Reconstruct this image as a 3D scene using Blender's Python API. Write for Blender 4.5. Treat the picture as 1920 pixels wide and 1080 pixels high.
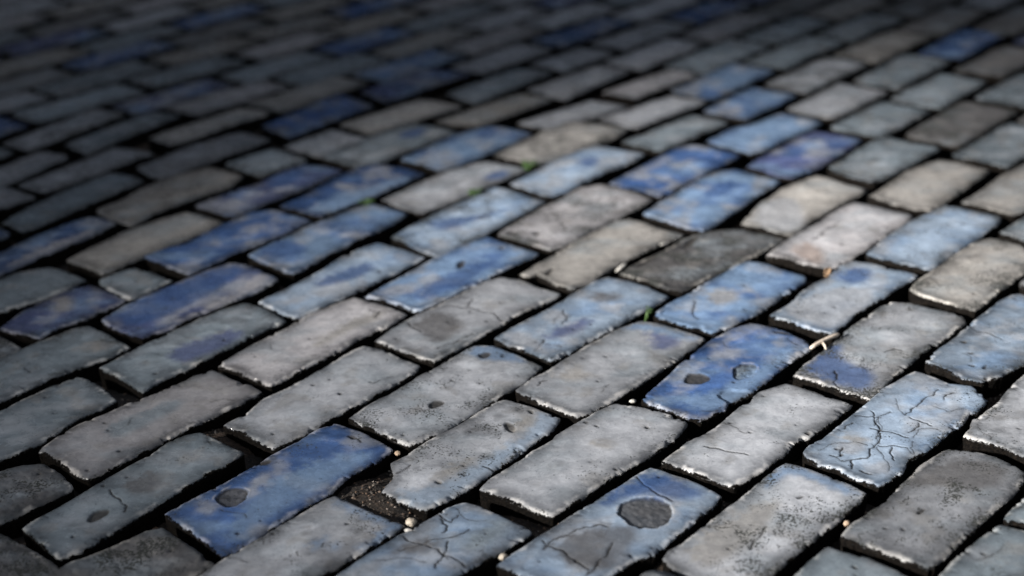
# Old glazed slag-brick street, low sun shaped by the opening of an added unseen wall behind the camera.
# Units: metres. The street surface (tops of the bricks) is z = 0.
import bpy, bmesh, math, random
import numpy as np
from mathutils import Vector, Matrix

scene = bpy.context.scene
for o in list(bpy.data.objects):
    bpy.data.objects.remove(o)
C = scene.collection

# ------------------------------------------------------------------ camera
cam_data = bpy.data.cameras.new('camera')
cam = bpy.data.objects.new('camera', cam_data)
C.objects.link(cam)
cam.matrix_world = (Matrix.Translation((0, 0, 0.75))
                    @ Matrix.Rotation(math.radians(90 - 24.2423), 4, 'X')
                    @ Matrix.Rotation(math.radians(-2.2229), 4, 'Z'))
cam_data.sensor_width = 36
cam_data.lens = 51.794
cam_data.clip_start = 0.02
cam_data.clip_end = 3000
cam_data.dof.use_dof = True
cam_data.dof.focus_distance = 1.47
cam_data.dof.aperture_fstop = 2.6
scene.camera = cam

# ------------------------------------------------------------------ light
SUN_EL, SUN_AZ = 20.0, -58.0          # azimuth: where the sun stands, degrees from straight behind the camera
world = bpy.data.worlds.new('World')
scene.world = world
world.use_nodes = True
nt = world.node_tree
bg = nt.nodes['Background']
sky = nt.nodes.new('ShaderNodeTexSky')
sky.sky_type = 'NISHITA'
sky.sun_disc = False
sky.sun_elevation = math.radians(SUN_EL)
sky.sun_rotation = math.radians(180 + SUN_AZ)
sky.air_density = 1.0
sky.dust_density = 1.5
hs = nt.nodes.new('ShaderNodeHueSaturation')          # thin haze: a paler sky
hs.inputs['Saturation'].default_value = 0.48
nt.links.new(sky.outputs[0], hs.inputs['Color'])
nt.links.new(hs.outputs[0], bg.inputs[0])
bg.inputs[1].default_value = 0.05
sl = bpy.data.lights.new('sun', 'SUN')
sl.energy = 5.0
sl.angle = math.radians(4.5)
sl.color = (1.0, 0.95, 0.89)
sun = bpy.data.objects.new('sun', sl)
C.objects.link(sun)
e, a = math.radians(SUN_EL), math.radians(SUN_AZ)
S = Vector((math.sin(a) * math.cos(e), -math.cos(a) * math.cos(e), math.sin(e)))   # towards the sun
sun.rotation_euler = S.to_track_quat('Z', 'Y').to_euler()
sun.location = S * 20

scene.view_settings.view_transform = 'Standard'
scene.view_settings.look = 'None'
scene.view_settings.exposure = 1.78
scene.view_settings.gamma = 1

# ------------------------------------------------------------------ surveyed brick outlines: key row place-in-row row-size colour outline (tenths of a millimetre, * = corner)
BRICKS = """
b6 1 1 2 s *3344,10130 3551,10354 3707,10552 3982,10803 *4291,11082 4457,10965 4657,10812 *4709,10736 4309,10381 *3821,9797 3643,9925
b7 1 2 2 s *4387,11218 4535,11394 4775,11619 *5073,11901 5323,11672 *5422,11581 4980,11186 *4664,10930 4513,11132 4418,11182
b5 2 1 3 s+ *1870,9958 2334,10434 2496,10633 *2697,10857 2799,10747 3009,10652 3168,10483 *3291,10352 3024,10087 *2460,9534 2008,9791
P 2 2 3 g- *2862,11008 2984,11152 3173,11342 3376,11506 3526,11710 3722,11947 3847,12100 4035,12284 *4216,12426 4435,12355 4607,12241 4739,12066 *4792,11944 4696,11781 4478,11518 4195,11241 3978,10998 3729,10738 3556,10562 *3467,10468 3413,10545 3244,10663 3087,10782 2958,10900 2881,10975
S 2 3 3 g *4454,12704 4562,12833 4651,13008 4925,13247 5270,13686 5541,13989 *5917,14402 6139,14106 *6366,13809 6205,13530 5729,12996 5270,12462 *4974,12159 4898,12286 4794,12447 4615,12599
Q 3 1 3 g+ *1247,10814 1326,10929 1430,11005 1805,11409 2061,11692 2372,12047 *2589,12280 2766,12147 2977,11938 3183,11734 *3214,11681 3063,11499 2851,11277 2603,11008 2333,10751 2083,10477 1952,10331 *1828,10243 1585,10406 1326,10658
R 3 2 3 a+ *2814,12484 2910,12608 3057,12719 3246,12936 3462,13176 3685,13423 3878,13681 4047,13827 *4329,14091 4487,13913 4591,13742 4800,13685 *4878,13395 4695,13153 4595,13123 4461,12913 4162,12616 3943,12392 3755,12272 3622,12019 *3368,11825 3285,11884 3164,12020 3076,12157 2921,12234 2818,12409
V 3 3 3 a- *4515,14317 4648,14491 5045,14904 5434,15387 5814,15797 *6044,15975 6240,15808 *6562,15491 6325,15162 5872,14561 5484,14161 5168,13897 *4936,13774 4785,13888 4682,14061 4572,14218
b47 4 1 5 a *-207,10776 -28,10965 186,11203 475,11503 741,11787 941,11991 *1286,12328 1453,12179 1687,12001 *1877,11778 1708,11535 1516,11312 1311,11069 1133,10887 985,10815 832,10665 648,10468 *480,10305 340,10386 117,10528 -64,10671
T 4 2 5 g+ *1418,12436 1592,12622 1716,12769 1891,12880 2091,13081 2334,13417 2587,13708 *2888,13883 3080,13727 3316,13511 *3466,13395 3353,13260 3116,13001 2892,12784 2732,12691 2584,12461 2310,12181 2132,12032 *2030,11955 1897,12049 1727,12175 1590,12317 1460,12394
U 4 3 5 g *3022,14105 3205,14355 3355,14515 3623,14847 3882,15193 4181,15501 4382,15729 *4517,15838 4703,15749 4910,15581 *5218,15371 5178,15218 4927,14914 4708,14707 4494,14504 4264,14223 4050,13990 3879,13761 *3687,13518 3612,13585 3454,13716 3350,13845 3206,13978
W 4 4 5 t+ *4833,16188 4982,16396 5356,16798 5724,17219 6027,17544 *6273,17662 6438,17533 6571,17310 *6777,17067 6699,16892 6314,16539 5909,16097 5578,15718 *5389,15516 5263,15648 5080,15815 4900,16010
b22 4 5 5 s- *6454,17861 6823,18210 7182,18566 *7538,18887 7879,18491 *8058,18282 7489,17761 6967,17270 *6752,17183 6648,17542
b48 5 1 6 a *-1768,10487 -1585,10719 -1371,10974 -1071,11289 -820,11534 -677,11704 *-521,11806 -378,11713 -180,11519 -19,11361 *96,11275 -89,11081 -249,10953 -406,10800 -498,10726 -710,10531 -915,10316 *-1065,10155 -1322,10317 -1557,10407
b46 5 2 6 g+ *-365,12043 -260,12208 -85,12392 149,12680 371,12908 410,12994 621,13215 857,13459 *1043,13619 1218,13545 1464,13410 1666,13244 *1729,13158 1548,12853 1307,12592 1039,12342 852,12158 632,11919 418,11687 *290,11554 152,11645 -44,11812 -227,11966
X 5 3 6 B+ *1347,13717 1545,13994 1852,14470 2041,14716 2288,15055 2527,15290 *2753,15386 2863,15331 3009,15224 3144,15072 *3298,14842 3302,14695 3169,14574 2920,14294 2672,13982 2482,13756 2205,13543 2151,13432 2007,13329 *1877,13225 1779,13272 1615,13437 1410,13607
Z 5 4 6 a *3025,15594 3185,15739 3347,15925 3531,16216 3781,16484 3938,16605 4116,16919 *4330,17061 4529,16964 4743,16747 *5001,16569 4876,16407 4653,16215 4443,15976 4250,15791 3977,15519 3792,15248 *3615,15009 3482,15135 3360,15239 3245,15392 3100,15502
b15 5 5 6 a *4563,17323 4776,17611 5108,18008 5539,18476 *6018,18881 6246,18666 *6606,18375 6462,18120 6063,17662 5636,17228 5344,16912 *5219,16790 5017,16944 4774,17139
b21 5 6 6 t *6257,18924 6639,19314 7131,19917 7600,20400 *7915,20622 8178,20333 *8490,20077 8013,19521 7459,18943 6974,18521 *6770,18423 6598,18628
b49 6 1 8 g *-2979,10591 -2825,10801 -2605,11084 -2326,11376 -2043,11740 *-1762,12019 -1584,11830 -1336,11630 *-1091,11460 -1262,11245 -1484,11009 -1628,10855 -1842,10657 -2046,10439 *-2247,10181 -2487,10342 -2821,10514
b45 6 2 8 g+ *-1299,12076 -1207,12277 -1242,12579 -1092,12739 -888,13005 -622,13238 -422,13485 -254,13702 *-115,13791 65,13657 247,13508 *435,13355 344,13126 118,12857 -82,12594 -259,12405 -448,12157 -682,11920 *-886,11729 -1015,11835 -1172,11955
b40 6 3 8 g *14,13966 153,14150 396,14422 648,14747 864,14997 1018,15167 1219,15383 *1493,15595 1687,15508 1914,15321 *2167,15078 2044,14894 1903,14728 1716,14482 1429,14168 1170,13863 964,13643 765,13466 *624,13381 453,13529 254,13700 89,13872
Y 6 4 8 b+ *1674,15767 1916,16057 2136,16269 2367,16538 2630,16840 2848,17100 *3034,17246 3235,17119 3404,16933 *3671,16724 3603,16582 3319,16236 3045,15902 2886,15717 2698,15587 2504,15411 *2310,15241 2185,15344 2089,15400 1975,15482 1827,15641
b16 6 5 8 l *3315,17418 3551,17735 3791,18018 4158,18426 4452,18791 *4805,19150 5015,19002 5253,18772 *5491,18592 5342,18366 4940,17900 4590,17510 4310,17185 *4078,16958 3915,17024 3711,17129 3538,17291
b20 6 6 8 t+ *5084,19368 5420,19738 5844,20292 6251,20637 *6445,20755 6711,20583 *7032,20245 6881,20021 6438,19479 6033,19029 *5762,18763 5564,18840 5328,19071
b29 6 7 8 s- 6728,20835 *6706,20879 6724,20924 7165,21378 7557,21827 7993,22304 *8026,22321 8060,22306 8231,22140 8427,21952 8578,21804 *8598,21760 8581,21716 8179,21237 7779,20806 7357,20342 *7317,20321 7275,20337 7094,20502 6901,20677
- 6 8 8 d 8221,22434 *8206,22466 8218,22499 8640,23016 9040,23476 9475,23963 *9515,23984 9557,23968 9765,23782 9945,23621 10147,23441 *10169,23398 10152,23353 9707,22866 9314,22386 8857,21899 *8820,21880 8781,21896 8604,22067 8416,22248
b56 7 1 9 d *-4424,10690 -4249,10868 -4034,11070 -3757,11246 -3486,11485 *-3332,11583 -3138,11374 -2937,11162 *-2737,10961 -2952,10809 -3146,10612 -3526,10260 *-3657,10149 -4018,10415
b50 7 2 9 B+ *-3332,11836 -3174,12005 -2884,12303 -2618,12614 -2436,12841 -2198,13106 -2055,13295 *-1891,13415 -1742,13289 -1586,13167 *-1265,12851 -1439,12628 -1635,12441 -1728,12316 -1828,12097 -2057,11863 -2271,11576 -2477,11300 *-2669,11123 -2837,11325 -3038,11541 -3200,11701
b44 7 3 9 g+ *-1745,13521 -1591,13732 -1343,13988 -1126,14256 -902,14531 -670,14816 *-446,15087 -249,15048 -29,14850 167,14657 *285,14507 156,14274 -81,14006 -235,13818 -423,13599 -606,13386 -785,13178 -997,13013 *-1110,12947 -1253,13087 -1447,13266 -1662,13432
b41 7 4 9 a- *-206,15310 -18,15541 284,15855 574,16181 852,16521 1045,16773 *1215,16899 1421,16764 1666,16551 *1896,16276 1704,16077 1418,15752 1096,15394 832,15137 615,14883 *398,14668 310,14776 174,14921 -25,15074
b17 7 5 9 d- *1380,17036 1580,17282 1806,17492 2037,17707 2287,18048 2553,18272 *2985,18407 3219,18266 3426,18087 *3621,17954 3414,17749 3127,17419 2804,17104 2469,16801 2237,16551 *2060,16413 1927,16527 1605,16829
b18 7 6 9 t+ *3164,18549 3349,18909 3527,19232 3922,19759 4307,20162 *4547,20309 4729,20076 4948,19791 *5108,19640 4941,19430 4597,19116 4271,18743 4016,18441 3873,18199 *3720,18035 3541,18201 3339,18414
b19 7 7 9 s *4762,20563 5031,20860 5421,21390 5787,21774 *5999,21840 6279,21542 *6602,21259 6336,20949 5903,20519 5510,20101 *5256,19921 5023,20119 4861,20328
b28 7 8 9 d 6292,21907 *6276,21941 6288,21976 6739,22511 7157,22996 7612,23511 *7652,23532 7695,23517 7910,23332 8106,23164 8308,22990 *8332,22945 8314,22897 7836,22387 7408,21890 6932,21346 *6903,21331 6873,21343 6677,21534 6486,21719
- 7 9 9 s- 7905,23601 *7884,23642 7899,23684 8325,24169 8726,24620 9165,25100 *9203,25119 9243,25105 9446,24933 9653,24757 9855,24587 *9872,24554 9859,24519 9426,24022 9008,23581 8579,23082 *8544,23064 8507,23078 8315,23245 8092,23439
b55 8 1 11 d *-5695,10774 -5211,11260 *-4856,11601 -4505,11325 -4181,11025 *-4105,10942 -4402,10694 -4637,10454 *-4864,10200
b51 8 2 11 s- *-4641,11699 -4495,11883 -4304,12117 -4096,12391 -3910,12643 -3699,12901 -3566,13139 -3409,13272 *-3275,13308 -3008,13060 *-2779,12880 -2866,12735 -3093,12515 -3303,12236 -3505,11967 -3700,11706 -3888,11454 -4010,11291 *-4173,11183 -4339,11370 -4488,11554
b58 8 3 11 g+ *-3058,13529 -2838,13754 -2691,14058 -2434,14322 -2175,14638 -1962,14926 *-1733,15199 -1508,15067 -1292,14825 *-1064,14643 -1173,14427 -1447,14118 -1712,13819 -1967,13531 -2215,13252 *-2470,13027 -2602,13137 -2813,13336
b43 8 4 11 g *-1587,15337 -1397,15616 -1160,15936 -871,16264 -574,16656 -353,16906 *-122,17016 93,16891 352,16622 *594,16452 404,16249 117,15970 -142,15648 -392,15337 -654,15038 *-916,14728 -1072,14850 -1263,15046 -1434,15197
b42 8 5 11 t+ *124,17155 332,17404 699,17902 1080,18360 1449,18776 *1656,18842 1873,18633 2088,18384 *2310,18182 2170,18060 1888,17843 1606,17571 1381,17359 1228,17145 979,16779 *738,16565 578,16763 474,16937 346,17117 231,17044
b24 8 6 11 b *1865,18988 2149,19382 2505,19843 2816,20255 3121,20566 *3373,20637 3619,20393 *3950,20103 3722,19781 3402,19386 3118,19001 2900,18689 *2578,18311 2475,18408 2300,18555 2083,18775
b23 8 7 11 V *3573,20697 3881,21157 4262,21614 4630,22092 *4900,22304 5195,22111 *5537,21818 5333,21485 4961,21030 4602,20591 *4154,20196 4016,20271 3799,20527
b27 8 8 11 s 5213,22374 *5189,22418 5206,22464 5585,22868 5934,23267 6321,23686 *6354,23703 6389,23689 6567,23524 6751,23354 6946,23175 *6965,23136 6949,23096 6597,22678 6250,22297 5877,21892 *5841,21874 5803,21887 5606,22049 5407,22213
b32 8 9 11 s 6540,23814 *6523,23850 6538,23887 6922,24317 7308,24694 7681,25123 *7721,25143 7763,25126 7939,24959 8123,24784 8309,24608 *8327,24570 8312,24532 7933,24097 7581,23688 7190,23272 *7150,23252 7108,23269 6912,23456 6739,23624
- 8 10 11 d 8071,25431 *8054,25460 8067,25492 8538,25974 8941,26440 9403,26918 *9441,26936 9479,26920 9661,26747 9837,26579 10008,26415 *10029,26372 10012,26328 9584,25858 9183,25416 8773,24938 *8727,24914 8677,24930 8495,25080 8274,25264
- 8 11 11 V- 9640,27062 *9623,27093 9635,27126 10103,27683 10564,28160 11036,28716 *11066,28732 11097,28720 11284,28552 11486,28371 11684,28192 *11700,28162 11688,28130 11202,27601 10771,27109 10300,26572 *10266,26555 10230,26567 10044,26723 9828,26905
b54 9 1 11 d *-5726,12120 -5437,12456 -5173,12737 -4990,12843 *-4787,12866 -4584,12659 *-4376,12386 -4407,12316 -4565,12136 -4736,11961 -4892,11805 -5076,11594 *-5187,11493
b52 9 2 11 l- *-4878,13067 -4746,13339 -4588,13586 -4328,13834 -4179,14018 -3949,14200 -3722,14429 -3561,14626 *-3394,14762 -3146,14507 -2928,14363 *-2779,14219 -2964,13960 -3207,13706 -3444,13459 -3666,13183 -3881,12915 -4089,12656 *-4243,12512 -4386,12644 -4603,12865 -4751,13016
b57 9 3 11 l *-3350,14900 -3064,15293 -2708,15733 -2433,16102 -2136,16380 *-1945,16541 -1699,16340 *-1291,15985 -1505,15674 -1799,15414 -1983,15153 -2202,14903 -2465,14577 *-2681,14342 -2847,14482 -3079,14715
b70 9 4 11 b+ *-1803,16599 -1582,16914 -1266,17330 -937,17764 -593,18155 *-301,18397 -118,18169 115,17961 *362,17736 223,17590 -127,17220 -464,16808 -790,16464 -1000,16224 *-1132,16088 -1257,16197 -1440,16368 -1667,16519
b72 9 5 11 l *-159,18476 9,18730 392,19293 788,19743 1092,20148 *1338,20255 1580,20094 1815,19847 *2037,19582 1757,19216 1352,18786 958,18310 705,18023 *529,17897 353,18059 121,18269 -44,18381
b25 9 6 11 B+ *1497,20279 1812,20677 2271,21265 2624,21726 *2897,21886 3168,21660 *3569,21289 3341,20977 2897,20475 2532,20062 2346,19788 *2147,19644 1949,19905 1708,20080
b26 9 7 11 b *3172,22040 3568,22493 4019,22806 *4573,23280 *5117,22724 4792,22341 4308,21867 3937,21484 *3747,21359 3519,21618
b31 9 8 11 g 4707,23469 *4694,23496 4704,23524 5100,23979 5459,24397 5850,24841 *5884,24859 5920,24844 6119,24654 6314,24468 6526,24266 *6539,24239 6528,24212 6140,23755 5766,23357 5384,22927 *5342,22906 5297,22923 5099,23106 4923,23269
b33 9 9 11 s 6146,24908 *6130,24936 6141,24967 6575,25502 6987,25973 7414,26501 *7449,26519 7485,26505 7679,26321 7869,26138 8058,25960 *8080,25912 8062,25863 7623,25395 7218,24942 6796,24442 *6758,24422 6718,24436 6539,24584 6333,24754
- 9 10 11 B- 7733,26559 *7709,26604 7726,26652 8149,27133 8524,27611 8955,28090 *8997,28112 9041,28095 9211,27941 9416,27754 9618,27571 *9631,27543 9620,27515 9175,27027 8788,26568 8356,26095 *8315,26074 8272,26090 8083,26254 7894,26419
- 9 11 11 d 9247,28194 *9233,28222 9243,28251 9712,28794 10154,29268 10602,29801 *10644,29822 10688,29806 10860,29649 11065,29463 11229,29314 *11252,29268 11234,29220 10788,28694 10357,28211 9871,27691 *9841,27676 9808,27688 9631,27848 9439,28021
b53 10 1 11 s- *-6375,12951 -5924,13393 -5532,13929 -5326,14211 -5142,14462 *-4894,14695 -4682,14508 *-4326,14082 -4463,13922 -4675,13707 -4813,13380 -5012,13106 -5231,12930 -5480,12591 *-5731,12359
b59 10 2 11 s *-4695,14927 -4563,15104 -4245,15535 -3903,15937 -3547,16356 *-3276,16507 -3040,16309 *-2735,15942 -2921,15752 -3134,15485 -3443,15098 -3694,14810 -3947,14573 *-4081,14312 -4250,14514 -4511,14792
b69 10 3 11 a *-3118,16562 -2812,16921 -2417,17442 -2223,17832 -2012,18113 *-1782,18328 -1488,18061 *-1114,17735 -1277,17562 -1702,17035 -2010,16684 -2307,16345 *-2575,16043 -2786,16184 -2966,16405
b71 10 4 11 a *-1580,18494 -1337,18870 -1055,19242 -738,19624 -487,19955 *-197,20276 29,20118 282,19871 *523,19642 267,19307 -112,18808 -475,18330 -779,17990 *-993,17808 -1179,17999 -1406,18300
b74 10 5 11 a *40,20404 331,20768 725,21282 1104,21737 *1400,21937 1686,21753 *2119,21461 1908,21144 1444,20719 1075,20300 796,19923 *605,19814 414,20002 213,20246
b89 10 6 11 s *1839,22157 *3118,23370 *3621,22914 *2390,21664
b30 10 7 11 b 3341,23566 *3323,23604 3336,23644 3651,24054 3976,24419 4302,24821 *4337,24840 4374,24826 4558,24656 4777,24456 4960,24287 *4981,24243 4964,24197 4635,23810 4294,23458 3965,23075 *3920,23052 3873,23071 3716,23218 3512,23407
- 10 8 11 g 4606,24889 *4587,24929 4602,24971 5060,25505 5494,25989 5947,26542 *5979,26558 6012,26547 6213,26375 6397,26219 6599,26047 *6621,26007 6605,25965 6139,25420 5695,24925 5201,24390 *5169,24373 5135,24387 4966,24548 4764,24738
- 10 9 11 t- 6189,26668 *6175,26697 6187,26726 6659,27253 7108,27712 7584,28236 *7613,28250 7643,28239 7846,28059 8020,27905 8208,27739 *8232,27692 8214,27644 7757,27129 7336,26637 6853,26116 *6821,26100 6789,26113 6590,26297 6398,26475
- 10 10 11 d 7823,28363 *7799,28405 7816,28450 8273,28987 8712,29477 9197,30017 *9226,30032 9257,30021 9463,29848 9671,29673 9881,29494 *9902,29457 9887,29417 9418,28887 8989,28393 8515,27877 *8471,27854 8425,27870 8220,28038 8021,28201
- 10 11 11 g 9495,30085 *9475,30128 9491,30173 9902,30693 10301,31165 10750,31678 *10776,31692 10805,31681 11005,31491 11223,31285 11412,31105 *11434,31061 11416,31015 10968,30527 10555,30061 10109,29548 *10078,29532 10046,29546 9866,29722 9667,29916
b61 11 1 10 s- *-6639,14408 -6298,14812 -5921,15220 -5619,15608 -5292,15963 *-5107,16041 -4823,15776 *-4491,15428 -4647,15201 -4933,14958 -5250,14639 -5605,14173 -5812,13913 *-5957,13845
b60 11 2 10 V *-4970,16219 -4790,16573 -4441,17021 -4066,17430 *-3702,17793 -3467,17719 -3223,17463 *-2976,17224 -3129,16951 -3469,16556 -3841,16179 -4100,15857 *-4384,15644 -4629,15855 -4837,16020
b68 11 3 10 b *-3469,18064 -3172,18479 -2858,18897 -2526,19262 -2183,19639 *-1953,19756 -1724,19590 *-1439,19332 -1636,18967 -1974,18547 -2256,18200 -2506,17861 -2702,17528 *-2810,17390 -3060,17620 -3248,17815
b73 11 4 10 g *-1817,19944 -1655,20157 -1285,20642 -899,21067 -524,21387 *-269,21419 -8,21245 *304,21021 38,20724 -359,20310 -742,19838 -990,19581 *-1219,19376 -1365,19482 -1579,19715
b78 11 5 10 t *-188,21709 145,22197 648,22855 *1106,23242 1443,23083 *1986,22747 1763,22354 1307,21884 868,21430 *499,21205 345,21286 78,21523
b88 11 6 10 g+ *1558,23344 *2865,24516 *3453,24116 *2104,22745
- 11 7 10 b 2930,24775 *2910,24813 2924,24852 3371,25337 3757,25813 4195,26311 *4229,26329 4265,26314 4449,26137 4654,25941 4834,25769 *4854,25725 4837,25679 4417,25202 4029,24745 3577,24265 *3550,24251 3521,24261 3322,24434 3107,24621
- 11 8 10 s 4494,26395 *4474,26434 4489,26474 4966,26997 5395,27492 5875,28015 *5912,28034 5952,28019 6120,27871 6325,27690 6515,27522 *6530,27494 6519,27463 6038,26929 5594,26453 5142,25919 *5100,25897 5055,25913 4885,26059 4683,26233
- 11 9 10 s- 6149,28122 *6129,28164 6145,28207 6580,28729 6995,29206 7452,29730 *7481,29745 7512,29734 7713,29550 7902,29377 8098,29198 *8114,29166 8101,29133 7639,28606 7209,28132 6755,27621 *6712,27600 6667,27618 6489,27790 6315,27960
- 11 10 10 d 7706,29839 *7692,29871 7704,29903 8183,30435 8624,30914 9082,31440 *9125,31461 9169,31442 9358,31258 9529,31089 9721,30901 *9738,30864 9723,30826 9254,30296 8818,29812 8340,29273 *8313,29260 8286,29271 8101,29454 7886,29662
- 12 1 11 d -7715,14477 *-7728,14504 -7717,14532 -7270,15054 -6864,15525 -6421,16037 *-6388,16055 -6352,16042 -6167,15878 -5967,15703 -5791,15547 *-5769,15505 -5786,15461 -6244,14962 -6664,14488 -7108,13977 *-7150,13956 -7194,13974 -7345,14121 -7525,14294
b62 12 2 11 V- *-6165,16027 -6052,16380 -5918,16677 -5733,16979 -5560,17181 *-5365,17251 -5058,16970 *-4806,16743 -4990,16488 -5194,16251 -5415,16023 -5557,15841 *-5599,15726 -5861,15868
b64 12 3 11 s *-5326,17441 -5147,17649 *-4948,17797 -4675,17604 *-4354,17318 -4510,17137 -4647,16931 *-4773,16787 -5038,17077
b67 12 4 11 B *-4880,18145 -4607,18436 -4386,18539 -4184,18903 -3910,19340 -3655,19657 *-3374,19718 -3073,19457 *-2777,19234 -3007,18912 -3343,18497 -3714,18101 -3940,17765 *-4153,17474 -4391,17692 -4653,17953
b75 12 5 11 B- *-3268,19849 -2958,20227 -2630,20871 -2270,21386 *-2025,21502 -1641,21354 *-1255,21041 -1475,20740 -1916,20186 -2271,19790 *-2646,19376 -2936,19580
b76 12 6 11 b *-1653,21714 -1263,22192 -881,22769 -509,23092 *-180,23166 215,22909 *419,22758 148,22373 -223,21895 -580,21517 -849,21262 *-1046,21183 -1317,21438
b87 12 7 11 g *203,23275 *1480,24458 *2100,24037 *785,22891
b93 12 8 11 l *1727,24848 *3013,26088 *3522,25682 *2229,24432
- 12 9 11 s 2994,26384 *2978,26415 2990,26447 3471,26976 3914,27453 4394,27980 *4426,27996 4461,27984 4673,27797 4882,27614 5084,27437 *5097,27411 5087,27384 4615,26841 4185,26355 3711,25840 *3671,25819 3629,25834 3426,26010 3203,26203
- 12 10 11 s 4683,28065 *4660,28111 4679,28159 5130,28631 5526,29104 5978,29583 *6020,29604 6064,29588 6229,29445 6438,29263 6614,29111 *6632,29075 6618,29038 6159,28541 5764,28056 5294,27551 *5267,27538 5239,27549 5041,27732 4853,27907
- 12 11 11 t- 6202,29747 *6186,29776 6198,29806 6677,30319 7100,30795 7559,31300 *7602,31321 7646,31304 7823,31143 8031,30953 8220,30781 *8233,30755 8223,30728 7763,30202 7342,29731 6873,29213 *6847,29200 6819,29210 6604,29397 6409,29567
b63 13 1 9 s- *-7525,16659 -6927,17422 -6626,17563 -6355,17825 *-6086,17919 -5789,17712 *-5508,17467 -5621,17242 -5879,16939 -6145,16698 -6324,16558 -6657,16233 *-6891,15986
b65 13 2 9 t *-5922,18186 -5716,18548 -5354,19090 -4946,19517 *-4606,19780 -4290,19517 *-4007,19296 -4157,19031 -4422,18734 -4813,18272 -5082,17877 *-5320,17645 -5610,17929
b79 13 3 9 V *-4528,20021 -4214,20439 -3747,20842 -3411,21355 *-3132,21630 -2826,21491 *-2512,21266 -2691,20956 -3045,20534 -3387,20127 -3717,19734 *-3924,19525 -4236,19789
b77 13 4 9 s *-2911,21990 -2501,22517 -1972,23181 *-1568,23454 -1246,23326 *-807,22955 -1050,22608 -1486,22132 -1878,21669 *-2250,21378 -2414,21484 -2659,21761
b86 13 5 9 t- *-1155,23541 *266,24970 *853,24564 *-459,23111
b90 13 6 9 g *399,25190 *1712,26535 *2315,26144 *1043,24557
- 13 7 9 g 1899,26697 *1876,26740 1892,26785 2340,27290 2759,27764 3194,28277 *3240,28301 3288,28284 3471,28131 3675,27959 3871,27794 *3894,27752 3877,27708 3435,27194 2992,26740 2549,26217 *2511,26198 2472,26211 2293,26362 2079,26545
- 13 8 9 l- 3487,28388 *3468,28421 3481,28457 3931,29010 4377,29488 4822,30035 *4862,30056 4904,30041 5102,29872 5329,29678 5516,29519 *5540,29474 5522,29427 5052,28921 4637,28422 4171,27911 *4126,27887 4077,27903 3877,28069 3679,28231
- 13 9 9 d 5130,30118 *5110,30159 5126,30201 5625,30738 6090,31232 6569,31785 *6609,31806 6652,31789 6822,31633 7014,31458 7190,31296 *7206,31265 7194,31233 6703,30666 6255,30152 5752,29614 *5712,29594 5671,29611 5486,29784 5312,29947
b66 14 1 9 B- *-7459,17918 -6902,18480 -6571,19018 -6205,19513 *-5949,19658 *-5561,19428 -5693,19059 -5997,18703 -6355,18242 -6679,17740 *-6935,17401
b80 14 2 9 t- *-5975,20035 -5759,20313 -5575,20664 -5280,21170 -4926,21449 *-4592,21635 *-4021,21200 -4156,20734 -4482,20468 -4812,20137 -5119,19743 *-5331,19386 -5686,19665
b83 14 3 9 s -4348,21729 *-4366,21766 -4350,21804 -4164,22008 -3974,22216 -3773,22408 *-3737,22425 -3700,22410 -3518,22240 -3333,22066 -3141,21886 *-3119,21841 -3137,21794 -3313,21592 -3507,21384 -3699,21163 *-3726,21150 -3753,21161 -3948,21347 -4164,21553
b84 14 4 9 g -3536,22527 *-3556,22566 -3540,22607 -3322,22830 -3118,23071 -2914,23301 *-2872,23323 -2827,23307 -2646,23150 -2430,22962 -2246,22803 *-2229,22771 -2242,22738 -2471,22505 -2671,22255 -2884,22017 *-2921,21999 -2959,22013 -3143,22176 -3341,22353
b85 14 5 9 t+ *-2762,23601 *-1481,24914 *-712,24404 *-2175,23017
b91 14 6 9 s *-1047,25166 *231,26589 *888,26227 *-497,24530
b94 14 7 9 g 509,26808 *488,26848 505,26891 821,27246 1143,27573 1459,27949 *1490,27965 1523,27954 1716,27794 1924,27620 2115,27461 *2137,27423 2121,27381 1805,27011 1476,26679 1169,26312 *1123,26289 1075,26307 905,26457 700,26639
- 14 8 9 g 1719,28050 *1698,28089 1714,28131 2209,28659 2656,29158 3128,29698 *3173,29721 3221,29704 3408,29546 3592,29393 3799,29218 *3814,29190 3803,29159 3307,28608 2865,28103 2381,27563 *2341,27542 2298,27557 2095,27730 1916,27882
- 14 9 9 B- 3356,29863 *3341,29893 3352,29923 3787,30430 4196,30881 4652,31361 *4685,31378 4720,31364 4913,31183 5108,31000 5308,30812 *5325,30776 5311,30740 4874,30258 4467,29816 4051,29325 *4012,29305 3970,29321 3773,29495 3561,29682
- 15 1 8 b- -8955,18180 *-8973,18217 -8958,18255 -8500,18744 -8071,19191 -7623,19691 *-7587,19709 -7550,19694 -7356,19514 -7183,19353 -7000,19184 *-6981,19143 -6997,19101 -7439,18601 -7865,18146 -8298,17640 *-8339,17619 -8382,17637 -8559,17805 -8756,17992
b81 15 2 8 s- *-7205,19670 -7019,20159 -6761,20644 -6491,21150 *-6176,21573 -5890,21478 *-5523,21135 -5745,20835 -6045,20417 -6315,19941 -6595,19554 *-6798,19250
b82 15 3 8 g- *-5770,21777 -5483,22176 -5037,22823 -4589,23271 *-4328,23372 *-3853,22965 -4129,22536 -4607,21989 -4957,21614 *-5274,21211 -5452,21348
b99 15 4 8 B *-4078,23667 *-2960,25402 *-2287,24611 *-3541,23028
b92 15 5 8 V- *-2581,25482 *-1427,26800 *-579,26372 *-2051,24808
- 15 6 8 g -963,26805 *-982,26841 -969,26878 -535,27384 -145,27860 285,28373 *318,28390 352,28377 537,28204 749,28007 926,27843 *947,27799 930,27753 490,27279 103,26810 -339,26329 *-378,26309 -418,26324 -591,26476 -779,26643
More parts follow.
